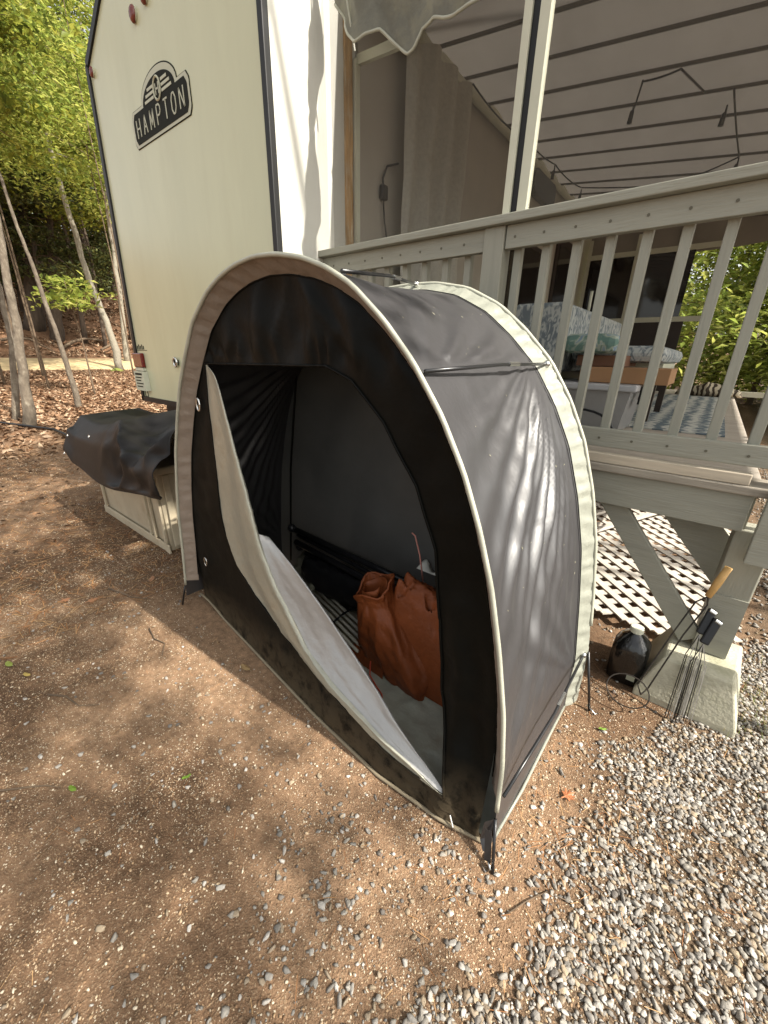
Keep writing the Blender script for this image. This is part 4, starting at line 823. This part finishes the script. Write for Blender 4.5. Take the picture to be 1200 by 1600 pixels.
for k in range(5): MB().tube([(-1.74 + .01 * k, 1.34 + .035 * k, .12 - .01 * k), (-1.10, 1.20 + .03 * k, .075 + .006 * k)], .0085, 7).build('pole', mat('pale_pole', (.40, .38, .31), .4), wp, True)
MB().tube([(-1.33, 1.23, .115), (-1.33, 1.31, .13), (-1.33, 1.40, .13), (-1.32, 1.44, .11)], .006, 5).build('strap', BPLAST, wp)
o = MB().bar((-2.0, 1.25, .035), (-1.15, 1.25, .045), .40, .008).build('cardboard_sheet', mat('grey_card', (.23, .19, .13), .9), None); o['label'] = 'flattened cardboard sheet on the floor left inside the tent'; o['category'] = 'cardboard'
rows = [[(-1.93 + .26 * u + .02 * fbm(u * 4, v * 4), 1.38 + .16 * v, .06 + .17 * v + .04 * fbm(u * 5, v * 5, 2) + .06 * u * v) for v in np.linspace(0, 1, 10)] for u in np.linspace(0, 1, 14)]
o = MB().loft(rows).build('canvas_pouch', mat('olive_canvas', (.17, .165, .12), .9, .2), None, True, solid=.004); o['label'] = 'small crumpled grey olive pouch at the left end of the poles'; o['category'] = 'pouch'
rows = [[(-.98 + .12 * u, 1.52 + .05 * v, .475 + .03 * math.sin(u * 7) * v + .012 * v) for v in (0, .5, 1)] for u in np.linspace(0, 1, 9)]
o = MB().loft(rows).build('white_paper', PAPER, None, True, solid=.002); o['label'] = 'small folded white paper on the black bundle behind the bag'; o['category'] = 'paper'
# ------------------------------------------------------------------ leaves and sticks on the ground
def leafshape(lobes, L_):
    return [(L_ * r * math.cos(a), L_ * r * math.sin(a)) for a, r in lobes]
OAK = [(0, 1), (.25, .55), (.5, .85), (.75, .42), (1.1, .75), (1.5, .38), (1.9, .6), (2.4, .3), (3.0, .35), (3.1, .7), (3.2, .7), (3.3, .35), (3.9, .3), (4.4, .6), (4.8, .38), (5.2, .75), (5.5, .42), (5.8, .85), (6.03, .55)]
OVAL = [(0, 1), (.3, .72), (.8, .48), (1.57, .4), (2.4, .5), (2.9, .8), (3.14, 1), (3.4, .8), (3.9, .5), (4.7, .4), (5.5, .48), (6.0, .72)]
def leaf(x, y, L_, shape, col, rot, label, nm='fallen_leaf', grp=None):
    P = leafshape(shape, L_); n = len(P); ca, sa = math.cos(rot), math.sin(rot); z0 = H(x, y) + .012
    v = [(x, y, z0 + .004)] + [(x + ca * p[0] - sa * p[1], y + sa * p[0] + ca * p[1], z0 + .008 * (math.hypot(*p) / L_) * (.5 + .5 * math.sin(i * 1.7))) for i, p in enumerate(P)]
    o = MB().add(v, [(0, i + 1, (i + 1) % n + 1) for i in range(n)]).build(nm, mat(nm, col, .6, .15, 30, trans=.2), None, False, solid=.0008); o['label'] = label; o['category'] = 'leaf'
GRN = (.16, .26, .03)
leaf(-.054, 1.188, .036, OAK, (.42, .16, .07), 1.0, 'orange brown oak leaf on gravel right of the tent corner')
leaf(-.015, 1.583, .017, OVAL, GRN, .5, 'small green leaf by the rear tent pole')
leaf(-1.19, .34, .017, OVAL, GRN, 1.2, 'small green leaf in front of the tent, the nearer of two')
leaf(-1.457, .056, .021, OVAL, GRN, .3, 'green leaf on dirt near the left picture edge, below the yellowish one')
leaf(-2.44, .05, .032, OVAL, (.25, .3, .06), .2, 'green leaf at the far left edge of the dirt')
leaf(-2.28, .089, .024, OVAL, (.45, .33, .09), .4, 'yellowish leaf beside the green one at far left')
leaf(-1.511, .80, .036, OVAL, (.30, .20, .09), .1, 'flat tan leaf touching the front edge of the tent')
leaf(-2.9, .40, .045, OAK, (.33, .16, .08), .3, 'curled brown leaf on the dirt left of the tent, left one of a pair')
leaf(-2.76, .50, .045, OAK, (.36, .18, .09), 1.5, 'curled brown leaf on the dirt left of the tent, right one of a pair')
leaf(-2.74, .86, .04, OVAL, (.38, .2, .11), 2.5, 'pinkish brown leaf lying near the deck box corner')
def stick(P, r, label):
    P = [(x, y, H(x, y) + r + .006) for x, y in P]; o = MB().tube(P, [r, r * .9, r * .7, r * .4][:len(P)] if len(P) == 4 else r, 6).build('twig', TWIG, None, True); o['label'] = label; o['category'] = 'twig'
stick([(-2.82, .62), (-2.70, .66), (-2.6, .68), (-2.5, .74)], .005, 'short dark twig between brown leaves near the deck box')
stick([(-2.05, .12), (-1.98, .17), (-1.88, .19), (-1.82, .25)], .004, 'thin dark twig on dirt at the left, below the yellowish leaf')
stick([(-2.2, .62), (-2.08, .60), (-2.0, .62), (-1.9, .56)], .0035, 'pale curved twig lying in front of the tent left corner')
stick([(-1.66, -.12), (-1.60, -.05), (-1.55, .0), (-1.50, .03)], .0035, 'thin dark twig near the lower left edge')
stick([(-.10, .72), (-.06, .80), (-.02, .86), (.05, .88)], .002, 'fine straw coloured twig right of the tent peg')
# grass tuft beside footing
gb = []
for k in range(260):
    x = rng.normal(.60, .10); y = rng.normal(2.15, .22); a = rng.uniform(0, 6.28); h_ = rng.uniform(.03, .09); gb.append((x, y, a, h_))
GV = []; GF = []
for x, y, a, h_ in gb:
    i = len(GV); z = H(x, y); dx, dy = math.cos(a), math.sin(a); GV += [(x - dy * .0015, y + dx * .0015, z), (x + dy * .0015, y - dx * .0015, z), (x + dx * h_ * .6, y + dy * h_ * .6, z + h_)]; GF.append((i, i + 1, i + 2))
arr('grass', GV, GF, mat('pale_grass', (0, 0, 0), .6, .1, 5, pal=[(.22, .24, .08), (.32, .28, .12), (.14, .19, .05)], trans=.3), kind='stuff')
# ------------------------------------------------------------------ trees
def spray_leaves(name, centres, nper, rad, size, m, parent, flat=.45, droop=.15, thick=.16, narrow=.52):
    c = np.repeat(np.asarray(centres, float), nper, 0); n = len(c); a = rng.uniform(0, 6.283, n); r = rad * np.sqrt(rng.uniform(0, 1, n))
    pts = c + np.stack([r * np.cos(a), r * np.sin(a), rng.normal(0, thick * rad, n) - .25 * r * r / rad], -1)
    return leaves(0, pts, size, m, name, flat, parent, None, 0, droop, narrow)
def tree(name, label, path, r0, bark, nbr, zlo, zhi, brl, leafm, nper, lsize, group, bias=None, rad=.45, droop=0, cat='tree'):
    base = path[0]; t = thing(name, (base[0], base[1], H(base[0], base[1])), label, cat, group)
    P = [(p[0], p[1], p[2]) for p in path]; P[0] = (P[0][0], P[0][1], H(P[0][0], P[0][1]) - .1); n = len(P)
    rs = [r0 * (1.25 if i == 0 else 1) * (1 - .75 * i / (n - 1)) for i in range(n)]
    # refine for wobble
    Q = []; rq = []
    for i in range(n - 1):
        for k in range(5):
            u = k / 5; p = Vector(P[i]).lerp(Vector(P[i + 1]), u); p += Vector((fbm(p.z * 1.1, r0 * 99, 1), fbm(p.z * 1.1, r0 * 99, 7), 0)) * r0 * .5; Q.append(p); rq.append((rs[i] + (rs[i + 1] - rs[i]) * u) * (1 + .08 * fbm(p.z * 4, 3, base[0])))
    Q.append(Vector(P[-1])); rq.append(rs[-1])
    MB().tube(Q, rq, 9).build('trunk', bark, t, True)
    if not nbr: return t
    cs = []; br = MB()
    for k in range(nbr):
        z = zlo + (zhi - zlo) * (k + rng.uniform(0, 1)) / nbr; i = min(range(len(Q)), key=lambda j: abs(Q[j].z - z)); p = Q[i]
        a = rng.uniform(0, 6.283) if bias is None else bias + rng.normal(0, 1.0); l = brl * rng.uniform(.5, 1.1) * (1 - .45 * (z - zlo) / (zhi - zlo + .01))
        pts = [p]; q = Vector(p); d = Vector((math.cos(a), math.sin(a), rng.uniform(.05, .45) - droop))
        for s in range(4):
            q = q + d * l / 4; d = d + Vector((rng.normal(0, .15), rng.normal(0, .15), -.08)); pts.append(Vector(q)); 
            if s > 0: cs.append(q + Vector((rng.normal(0, .15), rng.normal(0, .15), .03)) * rad * 2); cs.append(q + Vector((rng.normal(0, .3), rng.normal(0, .3), rng.normal(0, .08))) * rad * 2)
        br.tube(pts, [max(.006, rq[i] * .35), max(.005, rq[i] * .22), max(.004, rq[i] * .14), .004, .003], 4)
    br.build('branches', TWIG if bark is not BIRCH else bark, t, True, kind='stuff')
    spray_leaves('crown', cs, nper, rad, lsize, leafm, t, droop=.1)
    return t
GM = 'slim maples at the wood edge left of the trailer'
tree('maple_tree', 'grey barked leaning maple nearest the hose at the left edge', [(-9.2, 1.53, .18), (-9.2, 1.65, .92), (-9.2, 1.76, 1.73), (-9.2, 1.84, 2.57), (-9.2, 1.91, 3.34), (-9.2, 1.96, 4.2), (-9.2, 1.97, 5.4), (-9.2, 1.98, 6.8)], .082, BARK, 12, 5.3, 6.8, 1.6, LEAFY, 46, .13, GM)
tree('maple_tree', 'thin grey trunk just behind the nearest leaning maple', [(-9.9, 1.50, .2), (-9.9, 1.76, 1.53), (-9.9, 1.83, 2.44), (-9.9, 1.86, 3.18), (-9.9, 1.84, 4.5), (-9.9, 1.8, 6.2)], .05, BARK, 9, 5.0, 6.2, 1.3, LEAFY, 40, .15, GM)
tree('maple_tree', 'slender mottled maple rising behind the black tarp corner', [(-10.7, 2.72, .27), (-10.7, 2.70, 1.19), (-10.7, 2.65, 1.91), (-10.7, 2.58, 2.69), (-10.7, 2.52, 3.21), (-10.7, 2.46, 4.07), (-10.7, 2.36, 5.0), (-10.7, 2.2, 7.2)], .053, BARK, 14, 4.9, 7.2, 1.7, LEAFY, 50, .13, GM, bias=math.pi)
tree('birch_tree', 'pale speckled birch at the road edge beside the trailer', [(-17.8, 6.14, .85), (-17.9, 6.05, 2.51), (-18, 5.81, 3.7), (-18, 5.66, 5.53), (-18, 5.57, 7.65), (-18, 5.55, 8.54), (-18, 5.59, 9.96), (-18, 5.69, 12)], .115, BIRCH, 26, 7.0, 12, 2.8, LEAFY, 56, .17, None, rad=.7, bias=math.pi)
tree('birch_tree', 'thin white birch high beside the trailer edge across the road', [(-20, 7.2, 1), (-20, 7.41, 3.15), (-20, 7.6, 6.48), (-20, 7.8, 9.23), (-20, 7.83, 10.88), (-20, 7.95, 12.45), (-20, 8.0, 14.5)], .10, BIRCH, 20, 7, 14, 2.2, LEAFY, 40, .17, None, rad=.7)
tree('hemlock_tree', 'dark straight hemlock trunk beyond the road, left of its pair', [(-26, 5.6, 2), (-26, 6.08, 4.38), (-26, 6.3, 5.94), (-26, 6.55, 7.9), (-26, 6.8, 14)], .36, BARKD, 46, 5, 14, 3.6, HEML, 60, .20, None, rad=.85, droop=.3)
tree('hemlock_tree', 'dark hemlock trunk beyond the road, right of its pair', [(-25, 6.15, 1.9), (-25, 6.61, 4.37), (-25, 6.89, 6.17), (-25, 7.11, 7.86), (-25, 7.3, 14)], .24, BARKD, 46, 4.6, 14, 3.2, HEML, 60, .20, None, rad=.85, droop=.3)
GH = 'hemlocks and firs on the wooded slope'
spots = []
for k in range(20):
    d = rng.uniform(27, 46); kk = .08 + .44 * ((k * .618) % 1); spots.append((-d, d * kk))
tk = 0
for (x, y) in spots:
    z0 = H(x, y); hh = rng.uniform(11, 17); lean = rng.normal(0, .3)
    tree('hemlock_tree', 'dark evergreen standing in the wood beyond the dirt track', [(x, y, z0), (x + lean * .3, y, z0 + hh * .33), (x + lean * .6, y + .1, z0 + hh * .66), (x + lean, y + .2, z0 + hh)], rng.uniform(.12, .26), BARKD, 34, z0 + 1.0, z0 + hh, 3.4, HEML, 44, .26, GH, rad=1.0, droop=.28)
GU = 'sunlit maples between the dark evergreens'
for k in range(8):
    d = rng.uniform(19, 30); d = d if not 18 < d < 22.6 else d + 4.5; kk = .10 + .36 * ((k * .618 + .3) % 1); x, y = -d, d * kk; z0 = H(x, y); hh = rng.uniform(9, 14)
    tree('maple_tree', 'yellow green leafy maple among the evergreens beyond the dirt track', [(x, y, z0), (x, y + .2, z0 + hh * .4), (x + .2, y + .1, z0 + hh * .7), (x, y, z0 + hh)], rng.uniform(.06, .11), BARKD, 24, z0 + 5.2, z0 + hh, 3.1, LEAFY, 56, .20, GU, rad=.9)
for k, (d, y) in enumerate(((12.5, 2.3), (13.6, 2.9), (14.5, 2.2), (16.2, 3.4), (13.0, 4.9), (15.8, 5.8))):
    z0 = H(-d, y); hh = rng.uniform(8, 10.5)
    tree('maple_sapling', 'thin leafy sapling between the near maples and the dirt track', [(-d, y, z0), (-d, y + .05, z0 + hh * .4), (-d - .1, y, z0 + hh * .7), (-d, y, z0 + hh)], .022, TWIG, 18, z0 + 4.9, z0 + hh, 2.0, LEAFB, 44, .13, 'saplings left of the trailer', rad=.65)
# shrubby twig with big leaves near the birch
for k, (x, y, lab) in enumerate(((-12.2, 3.5, 'small bush with broad green leaves behind the slender maple'),)):
    z0 = H(x, y); tree('sapling_bush', lab, [(x, y, z0), (x, y, z0 + 1.3), (x + .1, y - .1, z0 + 2.5)], .02, TWIG, 8, z0 + 1.9, z0 + 2.5, .7, LEAFB, 9, .17, None, rad=.3)
# fallen branches on the slope
for (a, b, r, lab) in (((-23.5, 5.9), (-24.5, 8.6), .07, 'dark fallen branch on the slope beyond the track'), ((-22.8, 7.2), (-24.0, 9.3), .05, 'second fallen branch lower on the slope'), ((-23, 3.8), (-23.4, 6.2), .06, 'fallen branch at the foot of the hemlocks')):
    P = [(a[0] + (b[0] - a[0]) * t, a[1] + (b[1] - a[1]) * t) for t in np.linspace(0, 1, 6)]
    o = MB().tube([(x, y, H(x, y) + .12 + .25 * math.sin(i)) for i, (x, y) in enumerate(P)], [r, r, r * .8, r * .6, r * .5, r * .3], 6).build('fallen_branch', TWIG, None, True); o['label'] = lab; o['category'] = 'branch'
mo = MB().loft([[(-17.3 + .35 * u, 5.55 + .45 * v, H(-17.3, 5.5) + .12 * math.sin(math.pi * u) * math.sin(math.pi * v)) for v in np.linspace(0, 1, 10)] for u in np.linspace(0, 1, 8)]).build('moss_mound', mat('moss', (.13, .15, .03), .9, .3, 20), None, True); mo['label'] = 'low mossy mound beside the birch at the road edge'; mo['category'] = 'moss'
# trees behind the deck, seen through the railing
GB = 'leafy trees behind the far end of the deck'
for k in range(14):
    x = -1.5 + (k * .618 % 1) * 7.5; y = 12.5 + (k * .37 % 1) * 8; z0 = H(x, y); hh = rng.uniform(5, 8)
    tree('maple_tree', 'bright green leafy tree seen between balusters past the deck end', [(x, y, z0), (x + .1, y, z0 + hh * .4), (x - .1, y, z0 + hh * .7), (x, y, z0 + hh)], rng.uniform(.05, .09), BARK, 26, z0 + .4, z0 + hh, 2.5, LEAFB, 34, .19, GB, rad=.9)
# tall maples outside the frame that throw the dappled shade on the dirt
def shade(label, base, blobs, trunk_r=.16):
    t = thing('shade_maple', (base[0], base[1], 0), label, 'tree', 'tall maples right of the campsite')
    top = Vector((base[0], base[1], 9)); MB().tube([(base[0], base[1], -.1), (base[0] + .1, base[1], 3), (base[0], base[1], 6), top], [trunk_r * 1.2, trunk_r, trunk_r * .8, trunk_r * .5], 10).build('trunk', BARK, t, True)
    br = MB(); cs = []
    for (x, y, z, r, n) in blobs:
        br.tube([(base[0], base[1], max(3, z - 1.5)), ((base[0] + x) / 2, (base[1] + y) / 2, z - .4), (x, y, z)], [.05, .035, .015], 5)
        for _ in range(n): v = rng.normal(0, 1, 3); v /= np.linalg.norm(v); q = r * rng.uniform(.1, 1) ** .5; cs.append((x + v[0] * q, y + v[1] * q, z + v[2] * q * .6))
    br.build('branches', TWIG, t, True, kind='stuff'); spray_leaves('crown', cs, 16, .34, .13, LEAFY, t)
def over(G): # ground spot x, y, crown height, radius, number of sprays
    return [(x + SUN.x / SUN.z * z, y + SUN.y / SUN.z * z, z, r, n) for x, y, z, r, n in G]
shade('tall maple standing off to the right with spreading crown', (7.5, -2.6), over([(-2.4, .12, 6.4, .5, 24), (-1.8, -.22, 6.6, .45, 18), (-3.1, .50, 6.6, .6, 22), (-3.9, .5, 6.9, .8, 36), (-4.9, .45, 6.5, .7, 26), (-1.22, .42, 6.3, .16, 5), (-.78, .20, 6.1, .16, 5), (-.60, .50, 6.0, .12, 3), (-1.05, -.02, 6.2, .20, 5), (-.38, .25, 5.9, .12, 3), (-5.8, .4, 6.5, .9, 30), (-6.6, 1.6, 6.8, .8, 30), (-1.45, .12, 6.5, .22, 7)]))
shade('second tall maple farther off to the right behind the deck', (8.5, 4.6), over([(-7.4, 2.4, 7.2, 1.1, 40), (-7.2, .8, 7.2, 1.0, 36), (-8.8, 1.6, 7.6, 1.1, 40)]))

# ------------------------------------------------------------------ every tree says where it stands in its row
ORD = ['leftmost', 'second from left', 'third from left', 'fourth from left', 'fifth from left', 'sixth from left', 'seventh from left', 'eighth from left', 'ninth from left', 'tenth from left'] + [n + ' from left' for n in ('eleventh', 'twelfth', 'thirteenth', 'fourteenth', 'fifteenth', 'sixteenth', 'seventeenth', 'eighteenth', 'nineteenth', 'twentieth')]
for grp, txt in ((GH, 'of the dark evergreens beyond the dirt track'), (GU, 'of the yellow green maples beyond the dirt track'), ('saplings left of the trailer', 'of the thin leafy saplings before the dirt track'), (GB, 'of the bright leafy trees past the deck end')):
    T_ = [o for o in COL.objects if o.get('group') == grp and o.parent is None]
    T_.sort(key=lambda o: math.atan2(o.location.x, o.location.y))
    for i, o in enumerate(T_): o['label'] = ORD[min(i, 19)] + ' ' + txt
